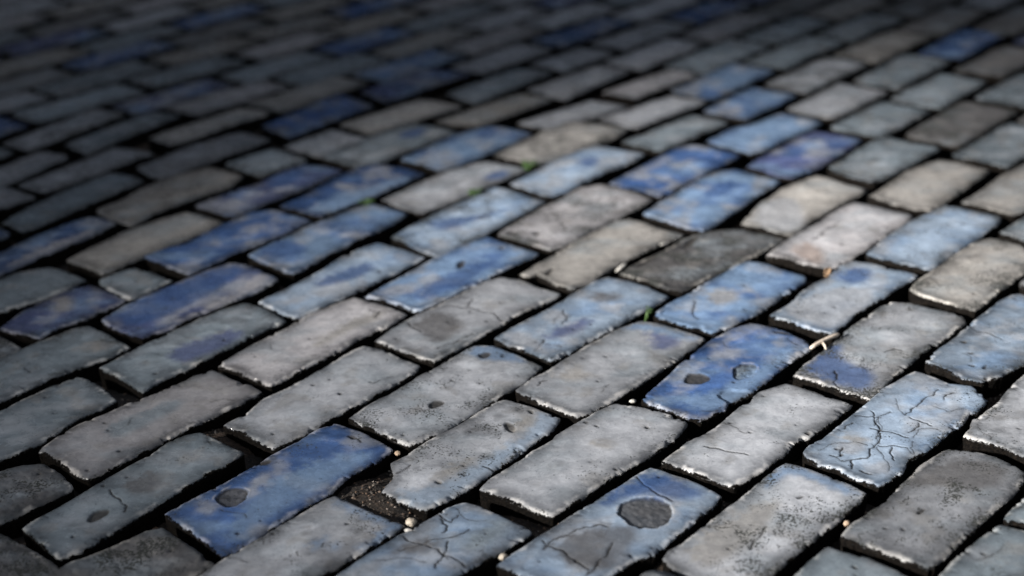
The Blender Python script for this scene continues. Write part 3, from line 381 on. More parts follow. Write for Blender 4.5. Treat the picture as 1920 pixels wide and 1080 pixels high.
OUTER = """
g- 281,393 420,544 484,488 349,336
g- 434,565 578,719 638,662 500,506
l- 591,740 734,891 794,837 658,684
V- 746,912 886,1059 943,1005 808,852
b- 895,1083 1045,1247 1108,1187 963,1023
s 1070,1257 1213,1423 1281,1364 1135,1199
d 1238,1434 1387,1598 1448,1543 1303,1380
s- 1411,1609 1549,1776 1617,1720 1471,1558
b- 278,530 422,698 491,639 343,473
V- 443,712 577,869 643,810 509,659
g 595,885 739,1052 802,992 659,831
V- 760,1066 908,1233 971,1180 821,1011
t- 924,1250 1061,1409 1126,1353 985,1195
l- 1093,1414 1227,1568 1291,1516 1152,1360
g 1250,1581 1394,1744 1454,1685 1309,1523
t- 1413,1759 1552,1912 1616,1859 1475,1702
b- 131,512 272,662 330,606 192,452
s- 289,679 436,846 498,793 350,627
g 450,866 586,1022 651,967 510,808
g- 600,1042 747,1201 808,1141 670,985
g- 762,1221 907,1377 969,1322 825,1162
b- 929,1389 1070,1539 1130,1486 990,1329
V- 1093,1551 1238,1714 1296,1662 1151,1499
t- 1254,1733 1400,1885 1457,1830 1320,1677
g- 1421,1898 1555,2048 1611,1994 1480,1847
g -23,482 125,648 193,593 40,420
d 142,665 280,825 344,765 204,608
b- 296,843 436,995 502,941 364,787
b- 449,1015 595,1174 659,1117 516,955
s- 613,1191 753,1348 814,1293 675,1137
g- 769,1366 917,1528 975,1474 828,1308
d 940,1540 1075,1686 1140,1633 1003,1478
d 1092,1703 1241,1863 1305,1809 1157,1643
s- 1264,1875 1402,2037 1465,1979 1323,1820
d 1424,2050 1560,2204 1622,2145 1486,1993
t- -124,520 13,671 78,613 -58,461
l- 27,691 163,838 228,781 92,627
s 181,855 313,1008 380,951 244,799
g- 502,1221 642,1381 710,1325 565,1162
t- 657,1399 796,1551 859,1492 726,1342
V- 823,1558 962,1714 1029,1654 887,1496
s- 988,1724 1133,1889 1195,1832 1051,1670
g 1155,1902 1285,2052 1352,1996 1220,1848
V- 1305,2066 1438,2217 1505,2159 1371,2008
l- 1460,2230 1607,2387 1668,2331 1525,2171
s- -277,479 -135,646 -70,585 -212,425
g -114,659 17,815 80,753 -54,603
g 37,828 176,982 235,930 98,776
s 602,1449 742,1606 803,1557 663,1399
V- 761,1621 906,1778 965,1720 827,1565
g- 928,1790 1059,1939 1120,1884 986,1734
s 1080,1954 1214,2106 1278,2050 1140,1896
g- 1236,2117 1378,2281 1441,2222 1296,2059
g 1404,2290 1544,2458 1611,2404 1465,2240
V- -501,383 -363,539 -298,476 -434,323
V- -342,551 -206,703 -146,651 -279,501
d -195,724 -46,889 20,834 -132,665
g -30,906 112,1062 174,1008 32,848
g- 612,1616 750,1780 819,1724 675,1562
s 785,1781 928,1942 987,1886 848,1729
s- 948,1957 1083,2112 1148,2052 1014,1903
V- 1104,2124 1248,2287 1311,2229 1169,2070
g 1270,2300 1412,2459 1474,2399 1336,2243
g- 1434,2472 1580,2635 1640,2576 1498,2417
l- -646,378 -501,537 -435,479 -579,318
t- -483,554 -336,721 -274,661 -419,499
d -319,739 -178,892 -118,836 -254,684
l- -166,914 -26,1061 34,1009 -104,855
l- 764,1899 906,2053 967,2001 824,1841
s 921,2072 1057,2222 1125,2166 990,2015
V- 1078,2236 1215,2384 1276,2326 1143,2178
s- 1236,2398 1385,2559 1447,2507 1301,2344
l- 1406,2573 1545,2734 1611,2681 1466,2517
b- -639,526 -500,688 -438,632 -579,473
d -484,706 -338,864 -275,811 -417,652
V- -323,882 -181,1039 -121,988 -263,827
V- 795,2083 933,2232 999,2179 859,2021
V- 955,2245 1085,2401 1151,2341 1016,2189
b- 1110,2411 1252,2578 1318,2517 1171,2352
l- 1278,2587 1411,2744 1477,2687 1338,2532
s- 1436,2755 1568,2908 1631,2847 1499,2699
t- -766,532 -628,695 -566,635 -706,478
s- -612,713 -462,876 -400,821 -547,656
s- -446,894 -306,1051 -244,996 -386,838
b- 973,2411 1114,2562 1173,2507 1034,2351
d 1132,2579 1278,2743 1342,2684 1197,2522
d 1302,2754 1433,2906 1500,2852 1366,2702
t- 1457,2917 1597,3077 1656,3019 1517,2863
s -917,520 -768,683 -702,629 -854,459
g- -753,701 -606,866 -542,813 -692,643
b- -592,886 -444,1050 -381,989 -526,826
s 944,2522 1091,2689 1151,2632 1006,2469
t- 1111,2704 1251,2860 1313,2802 1174,2647
s 1271,2875 1416,3032 1477,2973 1337,2817
V- 1439,3044 1583,3211 1646,3154 1500,2990
g -1175,374 -1027,541 -966,490 -1117,321
l- -1014,562 -872,721 -809,662 -951,503
l- -852,736 -718,891 -659,833 -790,687
g -702,908 -572,1059 -507,1004 -642,852
d 1131,2882 1272,3042 1332,2985 1190,2825
g 1292,3056 1427,3209 1490,3152 1353,2998
V- 1445,3224 1585,3378 1645,3318 1509,3165
V- -1189,518 -1043,669 -984,619 -1126,459
d -1028,688 -890,842 -830,792 -969,636
V- -875,860 -747,1014 -683,957 -814,809
l- -730,1030 -588,1189 -524,1135 -667,975
g 1084,2997 1220,3146 1281,3088 1147,2938
d 1243,3157 1384,3320 1445,3263 1302,3103
V- 1403,3335 1549,3494 1609,3438 1464,3275
s- -1410,435 -1259,601 -1193,546 -1347,374
V- -1246,620 -1104,770 -1042,718 -1178,565
V- -1092,791 -961,942 -893,883 -1029,731
t- -940,955 -801,1112 -737,1060 -878,902
V- -789,1133 -658,1284 -591,1223 -721,1076
s- 1097,3182 1249,3340 1309,3282 1164,3118
s- 1268,3355 1410,3519 1476,3460 1332,3297
g 1435,3528 1573,3683 1635,3628 1499,3475
g- -1421,585 -1286,735 -1221,679 -1355,529
s -1271,753 -1135,908 -1071,851 -1208,697
V- -1120,926 -978,1078 -917,1023 -1055,869
l- -967,1101 -832,1249 -764,1194 -900,1042
g- -815,1266 -674,1423 -609,1368 -750,1210
g 932,3160 1075,3322 1143,3266 996,3099
t- 1097,3334 1241,3495 1304,3436 1161,3276
s- 1264,3508 1415,3671 1478,3620 1330,3455
g- 1435,3685 1574,3849 1641,3791 1494,3627
s- -1397,759 -1263,907 -1199,849 -1330,701
b- -1249,927 -1113,1080 -1047,1018 -1180,870
g- -1095,1096 -946,1264 -883,1203 -1028,1040
V- -926,1277 -789,1433 -726,1381 -866,1224
l- 781,3145 930,3305 992,3254 845,3090
s- 951,3318 1088,3471 1146,3417 1010,3264
b- 1109,3485 1240,3639 1300,3581 1170,3435
t- 1260,3652 1391,3803 1458,3747 1321,3594
t- 1411,3817 1550,3973 1616,3912 1477,3756
l- -1383,946 -1233,1111 -1167,1058 -1317,888
l- -1214,1127 -1088,1280 -1020,1222 -1151,1075
g- -1069,1295 -926,1459 -861,1399 -1004,1238
s -905,1473 -759,1638 -698,1585 -846,1418
l- 681,3195 810,3347 877,3289 743,3138
g 832,3360 976,3523 1045,3467 895,3298
g 1004,3531 1150,3696 1212,3645 1065,3481
t- 1163,3715 1301,3860 1367,3806 1233,3655
s- -1399,1085 -1252,1248 -1186,1190 -1334,1023
s- -1237,1265 -1093,1427 -1026,1370 -1173,1205
g- -1074,1443 -934,1608 -869,1548 -1012,1387
s- -917,1624 -773,1786 -707,1728 -849,1568
V- 493,3147 641,3312 704,3259 554,3091
l- 660,3327 796,3486 862,3429 722,3270
d 820,3497 955,3647 1015,3587 883,3438
g- 975,3660 1117,3820 1182,3765 1038,3604
b- 1142,3830 1288,3994 1350,3944 1201,3777
s- -1512,1131 -1380,1282 -1312,1226 -1449,1071
b- -1362,1297 -1218,1456 -1154,1403 -1301,1238
t- -1204,1475 -1067,1631 -1005,1570 -1143,1416
t- -1050,1647 -914,1803 -850,1742 -988,1587
V- 391,3207 532,3364 597,3310 458,3153
s 553,3379 700,3538 761,3484 616,3322
t- 717,3556 859,3707 919,3649 782,3496
g 878,3723 1013,3872 1079,3820 944,3669
s -1376,1439 -1234,1602 -1169,1549 -1313,1388
b- -1219,1621 -1088,1772 -1023,1711 -1155,1562
g -1066,1784 -927,1941 -864,1890 -1006,1732
s 207,3169 353,3331 412,3274 269,3114
s 373,3346 509,3496 571,3440 439,3291
t- 527,3512 671,3669 735,3613 591,3452
V- 689,3686 831,3846 896,3784 756,3627
s- -1503,1425 -1368,1570 -1309,1515 -1442,1366
s -1353,1589 -1211,1755 -1144,1700 -1291,1535
g- -1193,1771 -1054,1929 -992,1870 -1129,1717
s- -1041,1949 -893,2115 -827,2056 -974,1891
s 210,3323 353,3489 424,3431 273,3262
g- 378,3499 510,3649 573,3589 442,3441
t- 532,3660 671,3819 733,3761 592,3602
g- 693,3831 829,3988 894,3927 755,3771
g -1497,1621 -1354,1784 -1292,1725 -1438,1562
s -1340,1804 -1193,1970 -1123,1912 -1272,1745
t- -1172,1983 -1026,2147 -967,2091 -1113,1926
l- 105,3363 257,3525 321,3471 171,3302
l- 274,3542 410,3688 475,3634 343,3486
s- 432,3701 573,3867 637,3805 493,3644
s -1498,1781 -1357,1944 -1292,1881 -1432,1725
s -1340,1961 -1196,2119 -1131,2065 -1274,1904
g -1183,2140 -1034,2302 -969,2244 -1117,2078
s- -45,3359 103,3525 167,3467 19,3301
t- 125,3538 259,3688 325,3630 192,3481
l- 282,3700 420,3862 486,3801 343,3640
l- -1494,1947 -1357,2103 -1293,2044 -1431,1889
b- -1338,2118 -1193,2282 -1128,2228 -1275,2064
t- -1177,2301 -1038,2461 -972,2403 -1113,2245
g- -210,3334 -68,3495 -6,3436 -147,3278
b- -46,3508 85,3659 152,3602 18,3452
b- 106,3673 239,3821 305,3767 168,3614
t- 257,3837 400,3989 463,3933 324,3777
l- -1499,2106 -1354,2267 -1291,2206 -1435,2044
V- -1332,2280 -1193,2444 -1128,2390 -1276,2224
l- -1181,2465 -1041,2618 -976,2558 -1111,2407
g -369,3321 -235,3483 -169,3420 -308,3263
b- -208,3491 -63,3660 6,3604 -147,3433
g -40,3672 111,3838 175,3784 23,3614
g- -1486,2279 -1352,2426 -1291,2369 -1421,2222
d -1336,2444 -1193,2599 -1135,2544 -1275,2387
g -1182,2621 -1043,2774 -977,2720 -1114,2566
g -400,3448 -252,3611 -190,3556 -336,3391
g -235,3627 -90,3778 -31,3722 -170,3567
s -73,3795 72,3951 136,3898 -7,3738
d -1484,2434 -1352,2585 -1287,2533 -1426,2377
t- -1335,2602 -1202,2761 -1136,2705 -1276,2547
V- -1181,2773 -1046,2924 -988,2870 -1122,2720
b- -544,3451 -401,3604 -343,3551 -482,3396
V- -384,3620 -239,3778 -179,3724 -320,3566
l- -221,3794 -76,3950 -12,3898 -158,3735
l- -1498,2579 -1355,2743 -1293,2689 -1436,2529
b- -1342,2764 -1201,2915 -1136,2863 -1275,2709
l- -705,3440 -563,3599 -501,3538 -638,3382
d -540,3610 -399,3775 -334,3714 -479,3551
t- -378,3788 -236,3942 -172,3886 -311,3729
g- -1496,2745 -1356,2898 -1298,2845 -1437,2689
g- -1345,2920 -1209,3067 -1147,3013 -1278,2866
s -860,3429 -720,3587 -658,3529 -794,3377
d -703,3603 -560,3754 -497,3697 -635,3543
b- -541,3770 -401,3921 -340,3866 -478,3712
s- -1502,2906 -1364,3061 -1299,3004 -1439,2847
s- -1348,3078 -1209,3237 -1143,3179 -1287,3019
g -1027,3407 -883,3566 -822,3510 -963,3352
V- -861,3579 -732,3733 -668,3674 -802,3523
g- -708,3744 -575,3896 -510,3842 -647,3689
s -1503,3061 -1372,3213 -1306,3156 -1439,3006
g- -1353,3229 -1220,3379 -1159,3321 -1291,3173
t- -1038,3549 -906,3702 -839,3648 -978,3492
l- -883,3713 -742,3879 -675,3822 -822,3657
s- -1508,3221 -1367,3379 -1305,3319 -1445,3161
t- -1191,3553 -1055,3704 -990,3644 -1124,3494
g- -1029,3713 -885,3877 -824,3820 -966,3661
s -1503,3389 -1365,3540 -1301,3484 -1435,3334
V- -1336,3546 -1201,3696 -1140,3642 -1277,3489
s- -1182,3711 -1053,3863 -986,3807 -1122,3654
b- -1501,3531 -1366,3687 -1302,3625 -1438,3474
l- -1342,3697 -1201,3858 -1136,3803 -1281,3640
s- -1508,3676 -1369,3837 -1308,3778 -1449,3621
d -1344,3847 -1214,4001 -1149,3946 -1287,3791
"""
LABELS = {
'b6': 'slate brick filling the bottom right corner of the picture',
'b7': 'slate brick cut by the right edge just above the bottom right corner brick',
'b5': 'blue-grey brick cut by the bottom edge, left of the bottom right corner brick',
'P': 'dark grey brick speckled with black pores, one row in from the bottom right corner',
'S': 'grey brick cut by the right edge, right of the crazed pale blue brick',
'Q': 'long grey speckled brick with pale blue upper rim at the bottom edge',
'R': 'crazed pale blue brick covered in a net of dark cracks',
'V': 'blue-grey brick at the right edge with a few dark elongated pits',
'W': 'smooth warm grey brick cut by the right edge, beyond the pitted blue-grey brick',
'b22': 'small slate end of a brick at the right edge, above the smooth warm grey brick',
'b47': 'bright blue brick with round grey hollow and grey patch, at the bottom edge',
'T': 'plain grey brick between the pitted deep blue brick and the crazed pale blue brick',
'U': 'grey brick with blue lower end and sunlit tan rim, right of the pale twig',
'b48': 'light blue brick crossed by branching cracks, at the bottom edge beside the cream pebble',
'b46': 'clean light grey brick directly above the blue brick with the round grey hollow',
'X': 'deep blue brick with an oval dark hole and a shallow grey hollow',
'Z': 'blue-grey brick with dark blue upper end, above the pale twig',
'b15': 'smooth pale blue brick right of the pinkish grey brick',
'b21': 'brownish grey brick cut by the right edge, beyond the smooth pale blue brick',
'b49': 'grey brick with small sky-blue spots and blue rim, cut by the bottom edge',
'b45': 'grey brick bordered by a light blue band, black holes at its upper end',
'b40': 'grey brick with blue and violet upper end, left of the pitted deep blue brick',
'Y': 'sky-blue brick with brownish stain, just below the dark crumbled brick',
'b16': 'pale grey brick with fine crack and pinkish lower tip',
'b20': 'warm grey brick beyond the pale brick with the pinkish tip',
'b29': 'dark slate brick near the right edge, beyond the warm grey brick',
'b56': 'dark slate brick cut by the bottom edge, left of the spotted grey brick',
'b50': 'blue brick with a round brown dimple near its lower-left end',
'b44': 'grey brick with chipped light blue upper corner and small brown hole',
'b41': 'mottled blue-grey brick with dark swirl and short cracks, left of the seedling',
'b17': 'rough dark grey crumbled brick with ragged left edge',
'b18': 'pale cream-grey brick tapering at its lower tip, beyond the dark crumbled brick',
'b19': 'slate brick right of the violet swirled brick',
'b55': 'dark grey brick cut by the bottom left corner of the picture',
'b51': 'dark slate brick with a small brown scar, left of the dimpled blue brick',
'b58': 'clean pale grey brick left of the brick with chipped blue corner',
'b43': 'grey brick with a long curved crack and dark stain',
'b42': 'pale grey brick with broken right edge beside the white chips',
'b24': 'light blue brick directly above the dark crumbled brick',
'b23': 'violet-blue swirled brick above the pale cream-grey tapering brick',
'b54': 'dark grey rounded brick end at the left edge, above the bottom left corner',
'b52': 'smooth long slate-lilac brick above the dark brick with a brown scar',
'b57': 'pale grey brick with flaked brown upper end, left of the grey curved-crack brick',
'b70': 'bright blue brick with small rough scar, above the curved-crack brick',
'b72': 'pinkish grey brick with faint curling marks near both ends',
'b25': 'violet-blue brick above the light blue one, right of the plain pale-blue brick',
'b26': 'pale blue brick with cream upper edge beside a brown spot in the joint',
'b53': 'smooth dark slate brick cut by the left edge, below the brown-spotted blue one',
'b59': 'slate brick with dark violet band along its middle',
'b69': 'pale blue-grey brick without marks, left of the bright blue scarred brick',
'b71': 'light blue brick with violet stripe, above the bright blue scarred brick',
'b74': 'pale blue brick with one soft blue spot, right of the green weed tuft',
'b61': 'long dim blue brick with brown smudge, cut by the left edge',
'b60': 'dark violet-blue brick with pale right and lower rim',
'b68': 'two-tone brick, deep blue left end and whitish right end',
'b73': 'greyish brick with blue upper right end, between two green weed tufts',
'b62': 'dim violet-blue brick with brown spot near the left edge',
'b64': 'very short blue half brick, smallest in the left part',
'b67': 'teal-blue brick right of the long brownish grey brick on the left',
'b75': 'deep blue brick with pale lower edge left of the dim green weed',
'b66': 'deepest navy blue brick with grey lower strip at the left edge',
'b65': 'long brownish grey brick left of the teal-blue brick',
'b83': 'short slate half brick in the blurred upper left part',
'b79': 'two-tone brick, slate left and violet right, above the teal-blue brick',
'b92': 'dark violet-blue blurred brick standing out in the upper middle',
'b99': 'blurred brick fading from navy to sky blue, upper left of centre',
'b86': 'dull brown blurred brick in the upper middle',
'b30': 'bright sky-blue blurred brick in the upper right part',
}


# ------------------------------------------------------------------ helpers
def tag(o, label, cat, group=None, kind=None):
    if label: o['label'] = label
    if cat: o['category'] = cat
    if group: o['group'] = group
    if kind: o['kind'] = kind
    return o

def hash2(ix, iy, seed):
    h = (ix.astype(np.int64) * 374761393 + iy.astype(np.int64) * 668265263 + seed * 1442695041) & 0xffffffff
    h = ((h ^ (h >> 13)) * 1274126177) & 0xffffffff
    h = h ^ (h >> 16)
    return (h & 0xffffff) / float(0xffffff)

def vnoise(x, y, seed=0):
    """value noise in -1..1"""
    ix, iy = np.floor(x), np.floor(y)
    fx, fy = x - ix, y - iy
    fx = fx * fx * fx * (fx * (fx * 6 - 15) + 10); fy = fy * fy * fy * (fy * (fy * 6 - 15) + 10)
    a = hash2(ix, iy, seed); b = hash2(ix + 1, iy, seed); c = hash2(ix, iy + 1, seed); d = hash2(ix + 1, iy + 1, seed)
    return 2 * ((a * (1 - fx) + b * fx) * (1 - fy) + (c * (1 - fx) + d * fx) * fy) - 1

def fbm(x, y, seed=0, octv=4, gain=0.5):
    s = 0; amp = 1; t = 0
    for i in range(octv):
        ca, sa = math.cos(0.7 * i + .3), math.sin(0.7 * i + .3)
        s = s + amp * vnoise((x * ca - y * sa) * 2 ** i + 17.3 * i, (x * sa + y * ca) * 2 ** i - 9.1 * i, seed + i * 7)
        t += amp; amp *= gain
    return s / t

def smooth(e0, e1, x):
    t = np.clip((x - e0) / (e1 - e0), 0, 1)
    return t * t * (3 - 2 * t)

def seg_dist(X, Y, pts, closed):
    n = len(pts); best = None
    for i in range(n if closed else n - 1):
        x0, y0 = pts[i]; x1, y1 = pts[(i + 1) % n]
        dx, dy = x1 - x0, y1 - y0
        t = np.clip(((X - x0) * dx + (Y - y0) * dy) / (dx * dx + dy * dy + 1e-9), 0, 1)
        d = np.hypot(X - x0 - t * dx, Y - y0 - t * dy)
        best = d if best is None else np.minimum(best, d)
    return best

def inside(X, Y, pts):
    r = np.zeros(X.shape, bool); n = len(pts)
    for i in range(n):
        x0, y0 = pts[i]; x1, y1 = pts[(i + 1) % n]
        if y0 == y1: continue
        r ^= ((y0 > Y) != (y1 > Y)) & (X < (x1 - x0) * (Y - y0) / (y1 - y0) + x0)
    return r

def sdist(X, Y, pts):
    """signed distance, positive inside"""
    d = seg_dist(X, Y, pts, True)
    return np.where(inside(X, Y, pts), d, -d)

def mesh_from(name, verts, faces, mat, attrs=None, smooth_shade=True):
    me = bpy.data.meshes.new(name)
    nf = len(faces)
    me.vertices.add(len(verts)); me.vertices.foreach_set('co', np.asarray(verts, np.float32).ravel())
    k = faces.shape[1]
    me.loops.add(nf * k); me.loops.foreach_set('vertex_index', faces.astype(np.int32).ravel())
    me.polygons.add(nf); me.polygons.foreach_set('loop_start', np.arange(0, nf * k, k, dtype=np.int32))
    me.polygons.foreach_set('loop_total', np.full(nf, k, np.int32))
    me.polygons.foreach_set('use_smooth', np.full(nf, smooth_shade))
    me.update(calc_edges=True)
    me.materials.append(mat)
    for an, val in (attrs or {}).items():
        at = me.attributes.new(an, 'FLOAT_COLOR', 'POINT')
        at.data.foreach_set('color', np.asarray(val, np.float32).ravel())
    return me

def link(name, me, parent=None):
    o = bpy.data.objects.new(name, me)
    C.objects.link(o)
    if parent: o.parent = parent
    return o

# ------------------------------------------------------------------ materials
class NT:
    def __init__(s, name):
        s.m = bpy.data.materials.new(name); s.m.use_nodes = True
        s.t = s.m.node_tree; s.n = s.t.nodes; s.b = s.n['Principled BSDF']
    def new(s, typ, **kw):
        n = s.n.new(typ)
        for k, v in kw.items(): setattr(n, k, v)
        return n
    def put(s, sock, v):
        if hasattr(v, 'is_output'): s.t.links.new(v, sock)
        else: sock.default_value = v
    def noise(s, scale, detail=3, rough=.5, dist=0, off=0):
        g = s.new('ShaderNodeNewGeometry')
        n = s.new('ShaderNodeTexNoise'); n.inputs['Scale'].default_value = scale
        n.inputs['Detail'].default_value = detail; n.inputs['Roughness'].default_value = rough
        n.inputs['Distortion'].default_value = dist
        a = s.new('ShaderNodeVectorMath', operation='ADD'); a.inputs[1].default_value = (off, off * .7, off * 1.3)
        s.t.links.new(g.outputs['Position'], a.inputs[0]); s.t.links.new(a.outputs[0], n.inputs['Vector'])
        return n.outputs[0]
    def vor(s, scale, feature='F1', rnd=1.0):
        g = s.new('ShaderNodeNewGeometry')
        n = s.new('ShaderNodeTexVoronoi', feature=feature); n.inputs['Scale'].default_value = scale
        n.inputs['Randomness'].default_value = rnd
        s.t.links.new(g.outputs['Position'], n.inputs['Vector'])
        return n
    def ramp(s, v, lo, hi, a=0.0, b=1.0):
        n = s.new('ShaderNodeMapRange'); n.interpolation_type = 'SMOOTHSTEP'
        s.put(n.inputs[0], v); n.inputs[1].default_value = lo; n.inputs[2].default_value = hi
        n.inputs[3].default_value = a; n.inputs[4].default_value = b
        return n.outputs[0]
    def math(s, op, a, b=0.0):
        n = s.new('ShaderNodeMath', operation=op); s.put(n.inputs[0], a); s.put(n.inputs[1], b)
        return n.outputs[0]
    def mix(s, f, a, b, typ='MIX'):
        n = s.new('ShaderNodeMix', data_type='RGBA', blend_type=typ)
        s.put(n.inputs[0], f)
        s.put(n.inputs[6], a if hasattr(a, 'is_output') else (*a, 1)); s.put(n.inputs[7], b if hasattr(b, 'is_output') else (*b, 1))
        return n.outputs[2]
    def bump(s, h, dist, strength=1.0, prev=None):
        n = s.new('ShaderNodeBump'); n.inputs['Strength'].default_value = strength
        n.inputs['Distance'].default_value = dist; s.put(n.inputs['Height'], h)
        if prev: s.t.links.new(prev, n.inputs['Normal'])
        return n.outputs[0]

def brick_material():
    s = NT('glazed_slag_brick')
    at = s.new('ShaderNodeAttribute', attribute_name='tint')
    pr = s.new('ShaderNodeAttribute', attribute_name='wear')      # r: pore density, g: dirty sides with joint shade painted in, b: gloss
    sep = s.new('ShaderNodeSeparateColor'); s.t.links.new(pr.outputs['Color'], sep.inputs[0])
    pore, dirt_shade, gloss = sep.outputs[0], sep.outputs[1], sep.outputs[2]
    fine = s.noise(300, 5, .7)
    mid = s.noise(95, 5, .6, .4, 3.1)
    col = s.mix(1.0, at.outputs['Color'], s.mix(s.ramp(mid, .3, .7), (.87, .87, .87), (1.12, 1.115, 1.10)), 'MULTIPLY')
    col = s.mix(1.0, col, s.mix(s.ramp(fine, .32, .68), (.91, .91, .91), (1.08, 1.08, 1.08)), 'MULTIPLY')
    # pores and grime specks, gathered in patches
    v1 = s.noise(430, 2, .5, 0, 8.0)
    v2 = s.noise(190, 4, .62, .8, 15.0)
    pat = s.noise(26, 3, .55, 0, 4.4)
    dens = s.math('MULTIPLY', pore, s.ramp(pat, .36, .66, .25, 1.0))
    th1 = s.math('SUBTRACT', .80, s.math('MULTIPLY', dens, .285))
    p1 = s.ramp(s.math('SUBTRACT', v1, th1), 0, .035)
    th2 = s.math('SUBTRACT', .80, s.math('MULTIPLY', dens, .20))
    p2 = s.ramp(s.math('SUBTRACT', v2, th2), 0, .03)
    p = s.math('MAXIMUM', p1, p2)
    col = s.mix(s.math('MULTIPLY', p, .92), col, (.016, .019, .017))
    soil = s.mix(s.ramp(s.noise(260, 4, .7, 0, 2.0), .35, .7), (.0015, .0013, .0012), (.009, .007, .0055))  # near-black: earth on the brick sides plus joint shade painted in
    dm = s.ramp(s.math('ADD', dirt_shade, s.math('MULTIPLY', s.math('SUBTRACT', s.noise(330, 4, .65, 0, 9.), .5), .9)), .42, .60)
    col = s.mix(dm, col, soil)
    s.put(s.b.inputs['Base Color'], col)
    r = s.math('ADD', s.math('MULTIPLY', gloss, -.46), .70)
    r = s.math('ADD', r, s.math('MULTIPLY', s.math('SUBTRACT', mid, .5), .35))
    r = s.math('MAXIMUM', r, s.math('MULTIPLY', s.math('MAXIMUM', dm, p), .9))
    s.put(s.b.inputs['Roughness'], r)
    s.put(s.b.inputs['Specular IOR Level'], s.ramp(dm, 0, 1, .5, .08))
    h = s.math('SUBTRACT', s.math('ADD', s.math('MULTIPLY', fine, .35), s.math('MULTIPLY', mid, .7)), s.math('MULTIPLY', p, .9))
    n1 = s.bump(h, .0005, .7)
    n2 = s.bump(s.math('MULTIPLY', s.noise(210, 5, .75, 0, 1.), dm), .005, 1.0, n1)
    s.put(s.b.inputs['Normal'], n2)
    return s.m

def simple_material(name, c1, c2, scale, rough, bump=.001, spec=.4):
    s = NT(name)
    n = s.noise(scale, 5, .65)
    s.put(s.b.inputs['Base Color'], s.mix(s.ramp(n, .3, .7), c1, c2))
    s.b.inputs['Roughness'].default_value = rough
    s.b.inputs['Specular IOR Level'].default_value = spec
    s.put(s.b.inputs['Normal'], s.bump(n, bump, .8))
    return s.m

M_BRICK = brick_material()
def soil_material():
    s = NT('damp_joint_soil')
    n = s.noise(240, 5, .7); w = s.noise(14, 3, .6, 0, 5.)
    col = s.mix(s.ramp(n, .34, .68), (.006, .005, .0042), (.036, .026, .019))
    col = s.mix(s.ramp(w, .5, .68), col, s.mix(s.ramp(n, .3, .7), (.018, .012, .008), (.10, .065, .043)))
    g = s.vor(330); c2 = s.mix(s.ramp(g.outputs[0], .10, .22), (.12, .10, .085), col)
    s.put(s.b.inputs['Base Color'], s.mix(s.ramp(s.noise(60, 2, .5, 0, 3.), .52, .6), col, c2))
    s.b.inputs['Roughness'].default_value = .92
    s.put(s.b.inputs['Normal'], s.bump(n, .006, 1.0))
    return s.m
M_SOIL = soil_material()
M_GRIT = None
def grit_material():
    s = NT('joint_grit')
    at = s.new('ShaderNodeAttribute', attribute_name='tint')
    s.put(s.b.inputs['Base Color'], at.outputs['Color']); s.b.inputs['Roughness'].default_value = .75
    return s.m
M_GRIT = grit_material()

PAL = dict(g=(.258, .270, .295), a=(.222, .282, .365), l=(.295, .290, .305), t=(.232, .224, .215), s=(.155, .187, .215), b=(.132, .200, .310),
           B=(.038, .078, .190), V=(.062, .080, .170), d=(.085, .083, .085), p=(.245, .20, .18), k=(.018, .016, .014))
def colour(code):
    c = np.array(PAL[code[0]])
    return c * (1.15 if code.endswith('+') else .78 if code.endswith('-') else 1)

# ------------------------------------------------------------------ the bricks
def resample(P, n, ts=None):
    d = np.r_[0, np.cumsum(np.hypot(*np.diff(P, axis=0).T))]
    d /= d[-1]
    t = np.linspace(0, 1, n) if ts is None else ts
    return np.stack([np.interp(t, d, P[:, 0]), np.interp(t, d, P[:, 1])], 1)

def coons(P, ci, nu, nv):
    """P closed outline (A..B..C..D..), ci the four corner indices. Grid (nv, nu, 2): u along A->B, v along A->D."""
    n = len(P)
    def side(i, j):
        idx = [i]
        while idx[-1] % n != j % n: idx.append(idx[-1] + 1)
        return P[[k % n for k in idx]]
    AB = resample(side(ci[0], ci[1]), nu); BC = resample(side(ci[1], ci[2]), nv)
    DC = resample(side(ci[2], ci[3]), nu)[::-1]; AD = resample(side(ci[3], ci[0]), nv)[::-1]
    u = np.linspace(0, 1, nu)[None, :, None]; v = np.linspace(0, 1, nv)[:, None, None]
    return ((1 - v) * AB[None] + v * DC[None] + (1 - u) * AD[:, None] + u * BC[:, None]
            - (1 - u) * (1 - v) * AB[0] - u * (1 - v) * AB[-1] - (1 - u) * v * DC[0] - u * v * DC[-1])

def chaikin(P, ci):
    """one corner-cutting round that keeps track of the four corners"""
    n = len(P); out = []; nci = []
    for i in range(n):
        p, q = P[i], P[(i + 1) % n]; o = P[i - 1]
        out.append(p)
        if i in ci: nci.append(len(out) - 1)
        out.append(.5 * (p + q))
    return np.array(out), nci

def roughen(pts, rs):
    p = [np.array(q, float) for q in pts]
    for it in range(3):
        o = [p[0]]
        for a_, b_ in zip(p, p[1:]):
            d = b_ - a_; o += [.5 * (a_ + b_) + np.array((-d[1], d[0])) * rs.uniform(-.13, .13), b_]
        p = o
    return p

def rounded(pts):
    p = [np.array(q, float) for q in pts]
    for it in range(2):
        p = [w_ for i in range(len(p)) for w_ in (.75 * p[i] + .25 * p[(i + 1) % len(p)], .25 * p[i] + .75 * p[(i + 1) % len(p)])]
    return p

